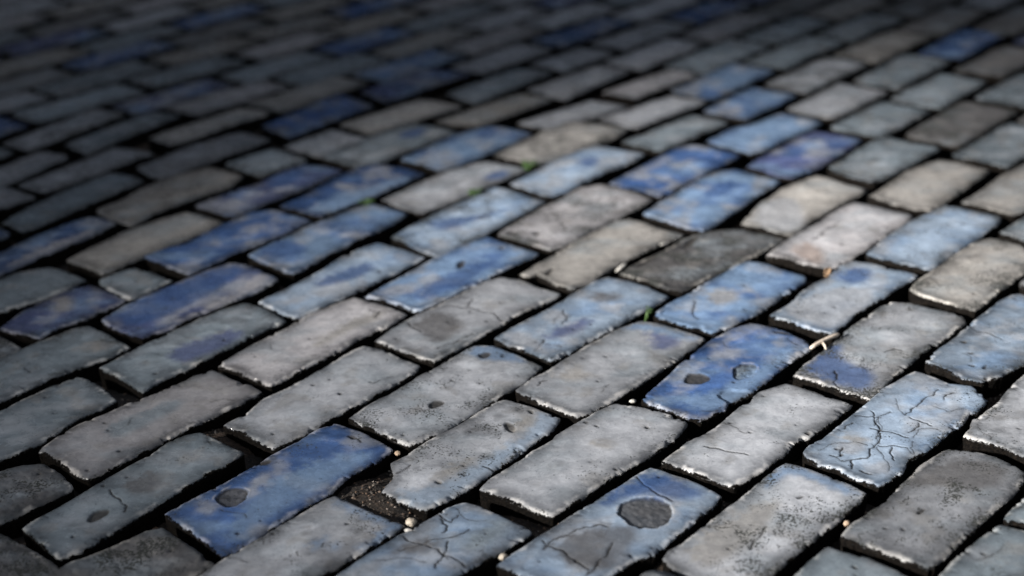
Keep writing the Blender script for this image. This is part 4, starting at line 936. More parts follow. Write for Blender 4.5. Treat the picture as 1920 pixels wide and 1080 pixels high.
def brick_mesh(name, P, ci, code, seed, cell, feats, chips=1.0, z0=0.0, tilt=(0, 0), z_bottom=-50.0, worn_lit=1.0, speck=None, mott=None):
    """P in millimetres on the street plane. Returns mesh around its centre and that centre (metres)."""
    rs = random.Random(seed)
    P = np.asarray(P, float)
    P, ci = chaikin(P, ci)
    A, B_, C_, D = (P[i] for i in ci)
    L = .5 * (np.hypot(*(B_ - A)) + np.hypot(*(C_ - D))); W = .5 * (np.hypot(*(D - A)) + np.hypot(*(C_ - B_)))
    nu, nv = max(8, int(L / cell) + 1), max(6, int(W / cell) + 1)
    # denser towards the rim
    G = coons(P, ci, nu, nv)
    uu, vv = np.meshgrid(np.linspace(0, 1, nu), np.linspace(0, 1, nv))
    cen = G.reshape(-1, 2).mean(0)
    X, Y = G[..., 0], G[..., 1]
    # ragged outline: push points near the rim in and out
    de = np.minimum(np.minimum(uu, 1 - uu) * L, np.minimum(vv, 1 - vv) * W)
    q = np.abs(uu - .5) * 2, np.abs(vv - .5) * 2
    wr = np.exp(-de / 5.0)
    rag = (fbm(X / 16, Y / 16, seed, 3) * 1.1 + fbm(X / 6, Y / 6, seed + 5, 2) * .4) * chips
    bite = (smooth(.34, .66, fbm(X / 13, Y / 13, seed + 31, 3)) * 3.4 + smooth(.30, .7, fbm(X / 7, Y / 7, seed + 33, 2)) * .8) * chips
    dirx = cen[0] - X; diry = cen[1] - Y
    # inward direction from the nearest side
    ax = (B_ - A + C_ - D); ax = ax / np.hypot(*ax); ay = np.array([-ax[1], ax[0]])
    su = np.sign(.5 - uu); sv = np.sign(vv - .5)
    eu = np.minimum(uu, 1 - uu) * L; ev = np.minimum(vv, 1 - vv) * W
    wu = np.exp(-eu / 4); wv = np.exp(-ev / 4); tot = wu + wv + 1e-6
    inx = (ax[0] * su * wu + ay[0] * sv * wv) / tot; iny = (ax[1] * su * wu + ay[1] * sv * wv) / tot
    X = X + inx * wr * (rag * .75 + bite * .8 - 3.1); Y = Y + iny * wr * (rag * .75 + bite * .8 - 3.1)
    # rounded shoulder
    R = 2.8 + 1.2 * rs.random()
    Rm = R * (1 + .45 * fbm(X / 22, Y / 22, seed + 3, 2))
    rc = 2.5   # corner distance: treat the corner as round
    cu, cv = np.clip(rc - eu, 0, None), np.clip(rc - ev, 0, None)
    d_in = np.minimum(rc - np.hypot(cu, cv) , de)
    d_in = np.where((cu > 0) & (cv > 0), np.clip(rc - np.hypot(cu, cv), 0, None), de)
    tt = np.clip(1 - d_in / Rm, 0, 1)
    z = -Rm * (1 - np.sqrt(np.clip(1 - (tt * .985) ** 2, 0, 1))) * .62
    z = z + .6 * (1 - ((uu - .5) ** 2 + (vv - .5) ** 2) * 2.2)                       # slight crown
    z = z + 1.25 * fbm(X / 46, Y / 46, seed + 11, 2) + .17 * fbm(X / 13, Y / 13, seed + 17, 3) + .02 * fbm(X / 3.5, Y / 3.5, seed + 19, 2)
    z = z - bite * wr * .5
    # tint
    mott = rs.uniform(.45, 1.0) if mott is None else mott
    base = colour(code) * rs.uniform(.84, 1.08)
    col = np.ones(X.shape + (3,)) * base
    m1 = fbm(X / 38, Y / 38, seed + 41, 3); m2 = fbm(X / 55 + 3, Y / 30, seed + 43, 3)
    blueish = code[0] in 'abBV'
    grey = colour('g' if code[0] in 'abBVs' else 's')
    other = colour('b') if code[0] == 'a' else colour('B') if code[0] == 'b' else colour('b') if code[0] in 'BV' else grey
    col = col * (1 + .18 * mott * m1[..., None])
    k2 = smooth(-.15, .75, m2)[..., None] * (.80 if blueish else .50)
    col = col * (1 - k2) + other * k2
    if blueish:
        k3 = smooth(-.12, .62, fbm(X / 30, Y / 30, seed + 47, 4))[..., None] * .72
        col = col * (1 - k3) + colour('g') * .95 * k3
    else:
        k3 = smooth(.15, .6, fbm(X / 24, Y / 24, seed + 48, 4))[..., None] * .45
        col = col * (1 - k3) + colour('t') * .72 * k3
    # paler shoulder: glaze wear plus the sunlit edge highlight painted in
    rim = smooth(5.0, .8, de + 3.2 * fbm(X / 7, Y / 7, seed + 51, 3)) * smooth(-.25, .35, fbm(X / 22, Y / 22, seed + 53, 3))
    rs_ = .36 * worn_lit
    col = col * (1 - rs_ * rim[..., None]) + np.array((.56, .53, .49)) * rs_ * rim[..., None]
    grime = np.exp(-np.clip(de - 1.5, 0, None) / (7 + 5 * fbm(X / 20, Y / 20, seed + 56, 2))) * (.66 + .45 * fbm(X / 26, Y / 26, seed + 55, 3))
    col = col * (1 - np.clip(grime, 0, .68)[..., None] * (1 - rim[..., None] * worn_lit))
    stain = smooth(.12, .60, fbm(X / 36, Y / 26, seed + 58, 5, .58)) * mott
    col = col * (1 - .36 * stain[..., None])
    painted_sheen = (smooth(.0, .5, fbm(X / 34, Y / 22, seed + 57, 2)) * mott + .55 * (1 - mott)) * smooth(3, 24, de)
    col = col * (1 + .42 * painted_sheen[..., None])  # pale glaze gleam painted into the tint, strongest away from the rim
    pore = np.full(X.shape, .12 + .95 * rs.random() ** 2.4) + .40 * np.exp(-de / 7) + .22 * fbm(X / 30, Y / 30, seed + 61, 2)
    if speck is not None: pore = np.clip(speck + .45 * fbm(X / 26, Y / 26, seed + 63, 3), 0, 1.2) + .25 * np.exp(-de / 7)
    dirt_shade = smooth(-3.0, -5.6, z + .0) * .6 + .44 * np.exp(-de / 1.2) + .30 * np.exp(-de / 4.5) * smooth(0, .5, fbm(X / 12, Y / 12, seed + 62, 3))
    gloss = .95 + .22 * fbm(X / 26, Y / 26, seed + 71, 3)
    if speck and speck > .9: col = col * .82
    if code.startswith('d'): gloss = gloss - .5; pore = pore + .7; z = z + .9 * fbm(X / 6, Y / 6, seed + 73, 4) - 1.5
    feats = [(a_, c_, roughen(p_, rs) if a_ in ('crack', 'hair') else rounded(p_)) for a_, c_, p_ in feats]
    if cell < 2:                                        # small random blemishes: hairlines and pin holes
        for _ in range(rs.choice((0, 1, 1, 2, 3))):
            iu, iv = rs.randrange(nu), rs.randrange(nv); x_, y_ = X[iv, iu], Y[iv, iu]; an = rs.uniform(0, 6.28); pl = [(x_, y_)]
            for _ in range(rs.randint(4, 9)):
                an += rs.uniform(-.7, .7); x_ += 4 * math.cos(an); y_ += 4 * math.sin(an); pl.append((x_, y_))
            feats.append(('hair', 'k', pl))
        for _ in range(rs.randint(2, 7)):
            iu, iv = rs.randrange(nu), rs.randrange(nv); r_ = rs.uniform(.7, 2.3) * rs.uniform(.6, 1); e_ = rs.uniform(.5, 1.2); a0 = rs.uniform(0, 3)
            feats.append(('pit', 'k', [(X[iv, iu] + r_ * math.cos(q_ * .9 + a0), Y[iv, iu] + e_ * r_ * math.sin(q_ * .9 + a0)) for q_ in range(7)]))
    for typ, c, pts in feats:
        wob = 1.6 * fbm(X / 7, Y / 7, seed + 81, 3)
        if typ == 'blob':
            sd = sdist(X + 2 * wob, Y - 1.5 * wob, pts)
            k = smooth(-8, 9, sd + 3.5 * wob)[..., None] * .80
            cc = colour(c) * (1 + .12 * fbm(X / 10, Y / 10, seed + 83, 3))[..., None]
            col = col * (1 - k) + cc * k
            if c == 'B': col = col * 1.0
        elif typ == 'recess':
            sd = sdist(X, Y, pts) + 1.3 * wob
            k = smooth(-1.2, 1.2, sd)
            z = z - 1.9 * k + .7 * k * fbm(X / 5, Y / 5, seed + 85, 3)
            col = col * (1 - .92 * k[..., None]) + colour(c) * (.62 + .5 * fbm(X / 4, Y / 4, seed + 86, 3))[..., None] * .92 * k[..., None]
            lip = np.exp(-((sd + 2.2) / 1.2) ** 2)[..., None] * .35 * smooth(-.2, .4, fbm(X / 8, Y / 8, seed + 84, 2))[..., None]
            col = col * (1 - lip) + np.array((.5, .47, .43)) * lip
            rm = np.exp(-((sd - .6) / 1.1) ** 2)[..., None] * .8
            col = col * (1 - rm) + colour('k') * rm
            pore = pore + .35 * k; gloss = gloss - .25 * k
        elif typ == 'pit':
            sd = sdist(X, Y, pts) + .9 * wob
            k = smooth(-1.6, 2.2, sd)
            z = z - 2.0 * k
            kd = smooth(-1.4, 1.2, sd)[..., None] * .95
            col = col * (1 - .35 * np.exp(-np.clip(-sd, 0, None) / 4.0)[..., None])
            col = col * (1 - .96 * kd) + colour('k') * 1.3 * (1 + .8 * fbm(X / 2.5, Y / 2.5, seed + 88, 2))[..., None] * kd
            dirt_shade = dirt_shade + .25 * kd[..., 0]; gloss = gloss - .6 * k
        elif typ in ('crack', 'hair'):
            dd = seg_dist(X + .5 * wob, Y - .4 * wob, pts, False)
            wd = (.80 if typ == 'crack' else .5) * (1 + .6 * fbm(X / 6, Y / 6, seed + 87, 2))
            k = np.exp(-(dd / np.maximum(wd, .35)) ** 2)
            k2_ = np.exp(-(dd / 3.2) ** 2) * .16
            am = (.94 if typ == 'crack' else .70) * k + k2_
            z = z - (.9 if typ == 'crack' else .25) * k
            col = col * (1 - np.clip(am, 0, 1)[..., None]) + colour('k') * np.clip(am, 0, 1)[..., None]
            gloss = gloss - .5 * k
    Z = z + z0 + (X - cen[0]) * tilt[0] + (Y - cen[1]) * tilt[1]
    V = [np.stack([X, Y, Z], -1).reshape(-1, 3)]
    idx = np.arange(nu * nv).reshape(nv, nu)
    F = [np.stack([idx[1:, :-1], idx[1:, 1:], idx[:-1, 1:], idx[:-1, :-1]], -1).reshape(-1, 4)]
    ring = np.r_[idx[0, :], idx[1:, -1], idx[-1, -2::-1], idx[-2:0:-1, 0]]
    nr = len(ring)
    T = [col.reshape(-1, 3)]; Wr = [np.stack([pore, dirt_shade, gloss], -1).reshape(-1, 3)]
    base_ring = V[0][ring]; prev = ring; cnt = nu * nv
    ctr = np.array([cen[0], cen[1]])
    out2 = base_ring[:, :2] - ctr
    inw = np.stack([inx.reshape(-1)[ring], iny.reshape(-1)[ring]], 1)
    sidecol = col.reshape(-1, 3)[ring]
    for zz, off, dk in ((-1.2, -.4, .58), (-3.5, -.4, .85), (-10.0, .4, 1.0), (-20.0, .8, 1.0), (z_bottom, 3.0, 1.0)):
        rx = base_ring[:, 0] + inw[:, 0] * off; ry = base_ring[:, 1] + inw[:, 1] * off
        nz = fbm(rx / 7 + zz, ry / 7 - zz, seed + 91, 3) * 1.6 * chips * min(1, -zz / 4)
        ring_xyz = np.stack([rx + inw[:, 0] * nz, ry + inw[:, 1] * nz, base_ring[:, 2] + zz + 0 * rx], 1)
        V.append(ring_xyz)
        cur = np.arange(cnt, cnt + nr); cnt += nr
        F.append(np.stack([prev, np.roll(prev, -1), np.roll(cur, -1), cur], -1))
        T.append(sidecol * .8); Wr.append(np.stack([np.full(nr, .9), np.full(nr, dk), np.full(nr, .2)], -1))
        prev = cur
    V = np.concatenate(V); F = np.concatenate(F); T = np.concatenate(T); Wr = np.clip(np.concatenate(Wr), 0, 1.2)
    c3 = np.array([cen[0], cen[1], 0.0])
    V = (V - c3) / 1000
    one = np.ones((len(V), 1))
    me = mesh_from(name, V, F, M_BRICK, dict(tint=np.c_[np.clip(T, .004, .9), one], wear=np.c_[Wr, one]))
    return me, c3 / 1000

def parse_pts(tokens):
    pts = []; ci = []
    for t in tokens:
        if t[0] == '*': ci.append(len(pts)); t = t[1:]
        a_, b_ = t.split(','); pts.append((float(a_) / 10, float(b_) / 10))
    return pts, ci

SMOOTH = set('W b15 b16 b18 b20 b21 b69 b57 b58 b65 b53 b52 T b46 b60 b63 b98 b85 b88 b42 Q'.split())
SPECK = dict(P=1.0, Q=.88, b44=.72, b45=.66, b51=.4, b54=.8, b55=.85, b56=.6, b49=.6, b48=.4, b50=.5, S=.45, V=.5, b17=.9, X=.45, R=.5, b5=.5, b6=.55, T=.42, b41=.5, b58=.4)
feat_of = {}
for l in FEATURES.strip().splitlines():
    t = l.split()
    feat_of.setdefault(t[0], []).append((t[1], t[2], parse_pts(t[3:])[0]))

ORD = {1: 'first', 2: 'second', 3: 'third', 4: 'fourth', 5: 'fifth', 6: 'sixth', 7: 'seventh', 8: 'eighth', 9: 'ninth', 10: 'tenth',
       11: 'eleventh', 12: 'twelfth', 13: 'thirteenth'}
WORD = dict(a='pale blue', g='grey', l='pale lilac-grey', t='brownish grey', s='slate grey', b='light blue', B='deep blue', V='violet-blue', d='dark grey')
NUM = ['', 'one', 'two', 'three', 'four', 'five', 'six', 'seven', 'eight', 'nine', 'ten', 'eleven', 'twelve', 'thirteen', 'fourteen', 'fifteen',
       'sixteen', 'seventeen', 'eighteen', 'nineteen', 'twenty', 'twenty-one', 'twenty-two', 'twenty-three', 'twenty-four', 'twenty-five',
       'twenty-six', 'twenty-seven', 'twenty-eight', 'twenty-nine']
def auto_label(code, row, j, nv):
    w = WORD[code[0]]
    dist = 'blurred ' if row > 13 else ''
    if j == 1 and nv > 1: p = 'brick at the lower-left end of diagonal row %s' % NUM[row]
    elif j == nv and nv > 1: p = 'brick at the upper-right end of diagonal row %s' % NUM[row]
    elif nv == 1: p = 'only brick showing of diagonal row %s' % NUM[row]
    else: p = 'brick, %s from lower left in diagonal row %s' % (ORD[j], NUM[row])
    return '%s%s %s counted from bottom right' % ('', w, p) if not (nv == 1) else '%s brick, the only one showing of diagonal row %s, top left corner' % (w, NUM[row])
FIRST_ROW = 1

rng = random.Random(11)
outlines = []
for i, l in enumerate(BRICKS.strip().splitlines()):
    t = l.split()
    bid, row, j, nv, code = t[0], int(t[1]), int(t[2]), int(t[3]), t[4]
    pts, ci = parse_pts(t[5:])
    cy = sum(p[1] for p in pts) / len(pts)
    cell = 1.15 if cy < 1560 else 1.6 if cy < 1850 else 2.6 if cy < 2200 else 4.5
    if bid == 'R' or bid == 'b48': cell = .95
    chips = 1.0 if cy < 1800 else .8
    z0 = rng.uniform(-1.2, 1.0); tilt = (rng.uniform(-.012, .012), rng.uniform(-.012, .012))
    me, c3 = brick_mesh('paving_brick', pts, ci, code, 1000 + i * 97, cell, feat_of.get(bid, []), chips, z0, tilt, worn_lit=1.0 if cy < 1750 else .5 if cy < 2000 else .2, speck=SPECK.get(bid), mott=.22 if bid in SMOOTH else None)
    o = link('paving_brick', me)
    o.location = c3
    tag(o, LABELS.get(bid) or auto_label(code, row, j, nv), 'brick', 'bricks laid in diagonal rows along the street')
    outlines.append([(p[0], p[1]) for p in pts])

# the same paving going on outside the picture: one mesh
Vs, Fs, Ts, Ws = [], [], [], []; off = 0
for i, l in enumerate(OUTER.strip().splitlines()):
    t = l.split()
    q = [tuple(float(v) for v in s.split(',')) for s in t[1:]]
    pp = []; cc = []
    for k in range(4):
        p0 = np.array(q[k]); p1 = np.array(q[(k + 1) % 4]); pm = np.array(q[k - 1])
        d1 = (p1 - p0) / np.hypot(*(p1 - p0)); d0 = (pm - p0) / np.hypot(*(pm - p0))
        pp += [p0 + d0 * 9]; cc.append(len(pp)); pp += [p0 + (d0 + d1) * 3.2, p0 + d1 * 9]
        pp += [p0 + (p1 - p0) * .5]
    me, c3 = brick_mesh('outer', pp, cc, t[0], 9000 + i * 31, 9.0, [], .8, rng.uniform(-1, 1), (rng.uniform(-.01, .01), rng.uniform(-.01, .01)), worn_lit=.2)
    n = len(me.vertices); co = np.empty(n * 3, np.float32); me.vertices.foreach_get('co', co)
    Vs.append(co.reshape(-1, 3) + c3)
    fl = np.empty(len(me.loops), np.int32); me.loops.foreach_get('vertex_index', fl)
    Fs.append(fl.reshape(-1, 4) + off); off += n
    for nm_, lst in (('tint', Ts), ('wear', Ws)):
        b_ = np.empty(n * 4, np.float32); me.attributes[nm_].data.foreach_get('color', b_); lst.append(b_.reshape(-1, 4))
    outlines.append([tuple(p) for p in pp])
    bpy.data.meshes.remove(me)
me = mesh_from('brick_paving', np.concatenate(Vs), np.concatenate(Fs), M_BRICK, dict(tint=np.concatenate(Ts), wear=np.concatenate(Ws)))
tag(link('brick_paving', me), 'blue-grey brick paving carrying on past the edges of the picture', 'paving', None, 'stuff')

# ------------------------------------------------------------------ ground: one sheet to the horizon
MOUNDS = [(-155, 1212, 60, 15), (-128, 1175, 40, 13), (25, 1150, 60, 11), (150, 1090, 50, 13), (-420, 1420, 50, 14), (-330, 1345, 40, 13), (440, 1430, 50, 4),
          (520, 1560, 50, 5), (130, 1730, 40, 6), (205, 1795, 40, 6), (-40, 2005, 60, 9), (35, 2111, 40, 9), (-205, 1980, 40, 9), (240, 1190, 60, 5)]
def soil_z(x, y):
    z = -25 + 3.2 * fbm(x / 42, y / 42, 7, 3) + 1.6 * fbm(x / 9, y / 9, 8, 3)
    for mx, my, r, h in MOUNDS:
        z = z + h * np.exp(-(((x - mx) ** 2 + (y - my) ** 2) / (r * r)))
    return np.minimum(z, -4.5)
def axis(lo, hi, step, far):
    core = np.arange(lo, hi + .1, step); g = [hi]; s = step
    while g[-1] < far: s *= 1.6; g.append(g[-1] + s)
    h = [lo]; s = step
    while h[-1] > -far: s *= 1.6; h.append(h[-1] - s)
    return np.r_[np.array(h[1:])[::-1], core, np.array(g[1:])]
gx = axis(-900, 1000, 4.0, 900000); gy = axis(850, 2300, 4.0, 900000)
GX, GY = np.meshgrid(gx, gy)
GZ = soil_z(GX, GY)
V = np.stack([GX, GY, GZ], -1).reshape(-1, 3) / 1000
idx = np.arange(len(V)).reshape(GX.shape)
Fq = np.stack([idx[:-1, :-1], idx[:-1, 1:], idx[1:, 1:], idx[1:, :-1]], -1).reshape(-1, 4)
tag(link('ground', mesh_from('ground', V, Fq, M_SOIL)), 'dark brown soil filling the joints between the bricks', 'ground', None, 'structure')

# loose grit lying in the joints (uncountable): one object
boxes = [(min(p[0] for p in o), max(p[0] for p in o), min(p[1] for p in o), max(p[1] for p in o), o) for o in outlines]
N = 42000
rs = np.random.RandomState(3)
px = rs.uniform(-620, 800, N); py = rs.uniform(980, 2000, N)
keep = np.ones(N, bool)
for x0, x1, y0, y1, o in boxes:
    m = keep & (px > x0) & (px < x1) & (py > y0) & (py < y1)
    if m.any():
        k = np.where(m)[0]
        keep[k[inside(px[k], py[k], o)]] = False
px, py = px[keep], py[keep]
dens = fbm(px / 60, py / 60, 77, 2)
for mx, my, r, h in MOUNDS: dens = dens + 1.3 * np.exp(-((px - mx) ** 2 + (py - my) ** 2) / (r * r))
k = dens > rs.uniform(-.6, .9, len(px)); px, py = px[k], py[k]
octv = np.array([(1, 0, 0), (0, 1, 0), (-1, 0, 0), (0, -1, 0), (0, 0, 1), (0, 0, -1)], float)
octf = np.array([(0, 1, 4), (1, 2, 4), (2, 3, 4), (3, 0, 4), (1, 0, 5), (2, 1, 5), (3, 2, 5), (0, 3, 5)])
n = len(px); sz = rs.gamma(2.2, .42, n) + .35
sz = np.minimum(sz, 3.2)
vv = octv[None] * sz[:, None, None] * rs.uniform(.6, 1.3, (n, 6, 1)) + rs.normal(0, .18, (n, 6, 3)) * sz[:, None, None]
vv[..., 2] *= .75
vv[..., 0] += px[:, None]; vv[..., 1] += py[:, None]; vv[..., 2] += (soil_z(px, py) + sz * .35)[:, None]
fc = (octf[None] + 6 * np.arange(n)[:, None, None]).reshape(-1, 3)
gc = np.array([(.05, .04, .032), (.11, .08, .06), (.16, .10, .065), (.25, .21, .18), (.035, .03, .028), (.42, .37, .31)])
ch = gc[rs.choice(6, n, p=[.3, .26, .14, .1, .17, .03])] * rs.uniform(.7, 1.2, (n, 1))
me = mesh_from('joint_grit', vv.reshape(-1, 3) / 1000, fc, M_GRIT, dict(tint=np.c_[np.repeat(ch, 6, 0), np.ones(n * 6)]), False)
tag(link('joint_grit', me), 'fine brown grit lying in the dark joints between bricks', 'grit', None, 'stuff')

# ------------------------------------------------------------------ loose stones, stick, weeds
M_STONE = simple_material('pale_limestone', (.28, .24, .19), (.50, .45, .38), 120, .6, .0006)
M_STONE_T = simple_material('tan_stone', (.26, .18, .12), (.45, .35, .26), 150, .7, .0006)
M_CHIP = simple_material('white_quartz', (.36, .35, .33), (.60, .58, .54), 200, .35, .0004)
M_WOOD = simple_material('bleached_twig', (.34, .29, .24), (.55, .48, .41), 300, .6, .0004)
M_LEAF = simple_material('weed_leaf', (.03, .06, .018), (.07, .13, .04), 200, .5, .0003)
M_DRY = simple_material('dry_leaf', (.20, .12, .07), (.38, .26, .16), 200, .7, .0004)

def pebble(x, y, z, sx, sy, sz_, rot, mat, seed, label, name='pebble', group=None):
    bm = bmesh.new(); bmesh.ops.create_icosphere(bm, subdivisions=4, radius=1)
    r = random.Random(seed); ph = [Vector((r.uniform(-1, 1), r.uniform(-1, 1), r.uniform(-1, 1))).normalized() for _ in range(9)]
    lv = [r.uniform(.62, .88) for _ in ph]
    for v in bm.verts:
        p = v.co.normalized(); k = 1
        for n_, d_ in zip(ph, lv):
            dd = p.dot(n_)
            if dd > d_: k = min(k, d_ / dd * .4 + k * .6)
        f_ = 1 + .03 * math.sin(9 * p.x + seed) + .03 * math.sin(11 * p.y + 2 * seed)
        v.co = Vector((p.x * sx, p.y * sy, p.z * sz_)) * k * f_ * .66 / 1000
    for f_ in bm.faces: f_.smooth = True
    me = bpy.data.meshes.new(name); bm.to_mesh(me); bm.free(); me.materials.append(mat)
    o = link(name, me); o.location = (x / 1000, y / 1000, z / 1000); o.rotation_euler = (r.uniform(-.2, .2), r.uniform(-.2, .2), math.radians(rot))
    return tag(o, label, 'stone' if name != 'stone_chip' else 'stone chip', group)

PG = 'small loose stones in the joints'
pebble(-101, 1151, -1, 8.2, 7.5, 7, 20, M_STONE, 4, 'largest cream pebble, at the brown gap left of the cracked blue brick', group=PG)
pebble(-104, 1142, -4, 7, 3.5, 3, -10, M_CHIP, 14, 'flat white flake tucked under the largest cream pebble', group=PG)
pebble(-17, 1093, -3, 7.2, 5.2, 5, 40, M_STONE, 5, 'smooth oval cream pebble at the left tip of the blue brick with grey hollow', group=PG)
pebble(123, 1369, -3, 6.5, 3.4, 3, 20, M_CHIP, 6, 'small white oval pebble in the joint left of the pitted deep blue brick', group=PG)
pebble(-121, 1278, -2, 5, 4.5, 4, 0, M_STONE_T, 7, 'small tan stone by the right tip of the dimpled blue brick', group=PG)
pebble(295, 1126, -4, 5.5, 4, 4, 30, M_STONE_T, 8, 'rusty brown stone at the left corner of the dark speckled brick', group=PG)
pebble(62, 1622, -5, 4.5, 3.0, 2.6, 10, M_CHIP, 9, 'tiny white stone right of the grey brick with the curved crack', group=PG)
pebble(418, 1158, -5, 9, 7, 6, 60, M_DRY, 19, 'dull brown stone wedged below the crazed pale blue brick', group=PG)
CG = 'white stone chips beside the dark crumbled brick'
pebble(140, 1721, -2, 17, 4.6, 3, 48, M_CHIP, 10, 'long white chip at the left edge of the dark crumbled brick', 'stone_chip', CG)
pebble(203, 1792, -2, 14, 4.2, 3, 44, M_CHIP, 11, 'shorter white chip at the top edge of the dark crumbled brick', 'stone_chip', CG)
pebble(148, 1702, -4, 9, 2.5, 2, 20, M_CHIP, 12, 'thin pale sliver just below the long white chip', 'stone_chip', CG)

def tube(bm, pts, rad, seg=8):
    rings = []
    for i, p in enumerate(pts):
        d = (Vector(pts[min(i + 1, len(pts) - 1)]) - Vector(pts[max(i - 1, 0)])).normalized()
        s_ = d.cross(Vector((0, 0, 1))).normalized(); t_ = s_.cross(d)
        rings.append([bm.verts.new(Vector(p) + (s_ * math.cos(2 * math.pi * k / seg) + t_ * math.sin(2 * math.pi * k / seg)) * rad[i]) for k in range(seg)])
    for a_, b_ in zip(rings, rings[1:]):
        for k in range(seg): bm.faces.new((a_[k], a_[(k + 1) % seg], b_[(k + 1) % seg], b_[k]))
    bm.faces.new(rings[0][::-1]); bm.faces.new(rings[-1])
def mm(*p): return tuple(v / 1000 for v in p)
bm = bmesh.new()
tube(bm, [mm(330, 1466, 2), mm(336, 1471, 3), mm(346, 1479, 4.2), mm(356, 1486, 4.6), mm(365, 1492, 4.4), mm(368, 1494, 4.2)], [v / 1000 for v in (1.7, 2.4, 2.1, 2.3, 2.4, 1.5)])
tube(bm, [mm(346, 1477, 3.5), mm(347, 1470, 2.6), mm(347, 1464, 1.2)], [v / 1000 for v in (1.7, 1.5, 1.0)])
for f_ in bm.faces: f_.smooth = True
me = bpy.data.meshes.new('twig'); bm.to_mesh(me); bm.free(); me.materials.append(M_WOOD)
tag(link('twig', me), 'short pale twig with a stub, lying at the right tip of the deep blue brick', 'twig')

def weed(x, y, z, size, nleaf, seed, label, name='weed'):
    r = random.Random(seed)
    root = bpy.data.objects.new(name, None); C.objects.link(root); root.location = (x / 1000, y / 1000, z / 1000)
    tag(root, label, 'weed', 'weeds sprouting from the joints')
    bs, bl = bmesh.new(), bmesh.new()
    for k in range(nleaf):
        a_ = r.uniform(0, 6.28); h = size * r.uniform(.5, 1.1); rr = size * r.uniform(.1, .9)
        tip = Vector((math.cos(a_) * rr, math.sin(a_) * rr, h)) / 1000
        b0 = Vector((r.uniform(-.3, .3) * size, r.uniform(-.3, .3) * size, -8)) / 1000
        tube(bs, [b0, b0 * .4 + tip * .6 + Vector((0, 0, .001)), tip], [.0005, .0004, .0003], 5)
        d = Vector((math.cos(a_), math.sin(a_), r.uniform(-.3, .5))).normalized(); s_ = d.cross(Vector((0, 0, 1))).normalized(); up = s_.cross(d)
        Ll = size * r.uniform(.45, .8) / 1000; Wl = Ll * r.uniform(.28, .42)
        rows = []
        for q_ in range(6):
            u = q_ / 5; w_ = Wl * math.sin(math.pi * min(.98, u * .9 + .08)); ce = tip + d * Ll * u - up * Ll * .3 * u * u
            rows.append([bl.verts.new(ce - s_ * w_ + up * w_ * .3), bl.verts.new(ce), bl.verts.new(ce + s_ * w_ + up * w_ * .3)])
        for p_, q_ in zip(rows, rows[1:]):
            for c_ in range(2): bl.faces.new((p_[c_], p_[c_ + 1], q_[c_ + 1], q_[c_]))
    for b_, nm_ in ((bs, 'stem'), (bl, 'leaves')):
        for f_ in b_.faces: f_.smooth = True
        me = bpy.data.meshes.new(nm_); b_.to_mesh(me); b_.free(); me.materials.append(M_LEAF); link(nm_, me, root)
weed(158, 1573, -2, 8, 7, 1, 'tiny bright green seedling in the sharp joint near the picture centre')
weed(35, 2111, -3, 11, 18, 2, 'green weed tuft furthest up the picture, between brown and blue bricks')
weed(-50, 2003, -3, 9, 24, 3, 'low green weed strip along the edge of a pale blue brick')
weed(-205, 1980, -4, 10, 14, 4, 'dim green weed tuft left of the other two blurred tufts')
# curled dry leaf
bm = bmesh.new(); rows = []
for q_ in range(9):
    u = q_ / 8; w_ = 3.4 * math.sin(math.pi * (.06 + .88 * u))
    rows.append([bm.verts.new(mm(c_ * w_, -9 + 18 * u + .6 * c_, 2.2 * abs(c_) ** 1.5 + 3.2 * math.sin(2.4 * u))) for c_ in (-1, -.5, 0, .5, 1)])
for p_, q_ in zip(rows, rows[1:]):
    for c_ in range(4): bm.faces.new((p_[c_], p_[c_ + 1], q_[c_ + 1], q_[c_]))
for f_ in bm.faces: f_.smooth = True
me = bpy.data.meshes.new('dry_leaf'); bm.to_mesh(me); bm.free(); me.materials.append(M_DRY)
o = link('dry_leaf', me); o.location = mm(392, 1674, -1); o.rotation_euler = (.2, .3, -.35)
md = o.modifiers.new('solid', 'SOLIDIFY'); md.thickness = .0004
tag(o, 'small curled tan leaf standing in a joint below the pinkish grey brick', 'leaf')

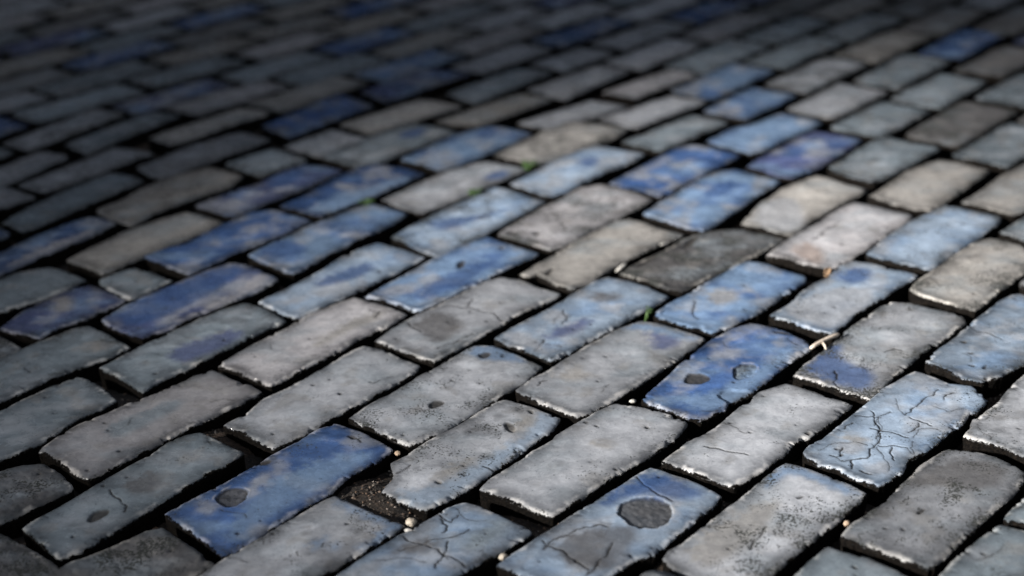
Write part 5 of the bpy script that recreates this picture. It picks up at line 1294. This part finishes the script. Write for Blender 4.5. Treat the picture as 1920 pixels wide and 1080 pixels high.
# ------------------------------------------------------------------ added blockers outside the frame: they shape the sun pool and cut the sky
M_BLOCKER = simple_material('dark_blocker', (.045, .043, .042), (.075, .07, .066), 3, .9, .01)
def box(bm, x0, x1, y0, y1, z0, z1):
    vs = [bm.verts.new(p) for p in ((x0, y0, z0), (x1, y0, z0), (x1, y1, z0), (x0, y1, z0), (x0, y0, z1), (x1, y0, z1), (x1, y1, z1), (x0, y1, z1))]
    for f_ in ((0, 3, 2, 1), (4, 5, 6, 7), (0, 1, 5, 4), (1, 2, 6, 5), (2, 3, 7, 6), (3, 0, 4, 7)): bm.faces.new([vs[i] for i in f_])
def blocker(name, boxes_, label, cat='blocker'):
    bm = bmesh.new()
    for b_ in boxes_: box(bm, *b_)
    me = bpy.data.meshes.new(name); bm.to_mesh(me); bm.free(); me.materials.append(M_BLOCKER)
    return tag(link(name, me), label, cat)
FD = Vector((-S.x, -S.y, 0)).normalized(); ND = Vector((-FD.y, FD.x, 0))      # along the sunbeam on the ground, and across it
def wall_with_opening(name, dist, tc, zc, ht, hz, label, cat):
    """added unseen wall across the sunbeam; its low, wide, round-ended opening shapes the light pool"""
    bm = bmesh.new(); n = 64
    def ring(d, fa, fb, ct, cz, ex):
        r = []
        for k in range(n):
            a_ = 2 * math.pi * k / n; c_, s_ = math.cos(a_), math.sin(a_)
            t_ = ct + fa * math.copysign(abs(c_) ** ex, c_); z_ = cz + fb * math.copysign(abs(s_) ** ex, s_)
            r.append(bm.verts.new(FD * d + ND * t_ + Vector((0, 0, z_))))
        return r
    rings = [ring(dist, ht, hz, tc, zc, .8), ring(dist, 10, 4.6, tc, 4.5, .08), ring(dist - .2, 10, 4.6, tc, 4.5, .08), ring(dist - .2, ht, hz, tc, zc, .8)]
    for q in range(4):
        a_, b_ = rings[q], rings[(q + 1) % 4]
        for k in range(n): bm.faces.new((a_[k], a_[(k + 1) % n], b_[(k + 1) % n], b_[k]))
    me = bpy.data.meshes.new(name); bm.to_mesh(me); bm.free(); me.materials.append(M_BLOCKER)
    return tag(link(name, me), label, cat)
wall_with_opening('sun_blocker_wall', -5.0, .98, 2.345, 1.0, .31, 'added unseen wall whose low wide opening shapes the sun pool, left behind the viewer', 'wall')  # added out of view; the opening is cut to shape the pool of sun
blocker('sky_blocker', [(-9, 9, 8.0, 12, -.1, 4.4)], 'dark house closing the far end of the street')  # added out of view to dim the far rows and their reflections
blocker('sky_blocker', [(4.5, 9, -6, 7.997, -.1, 5)], 'dark house along the right side of the street')  # added out of view to hold back sky light from the right
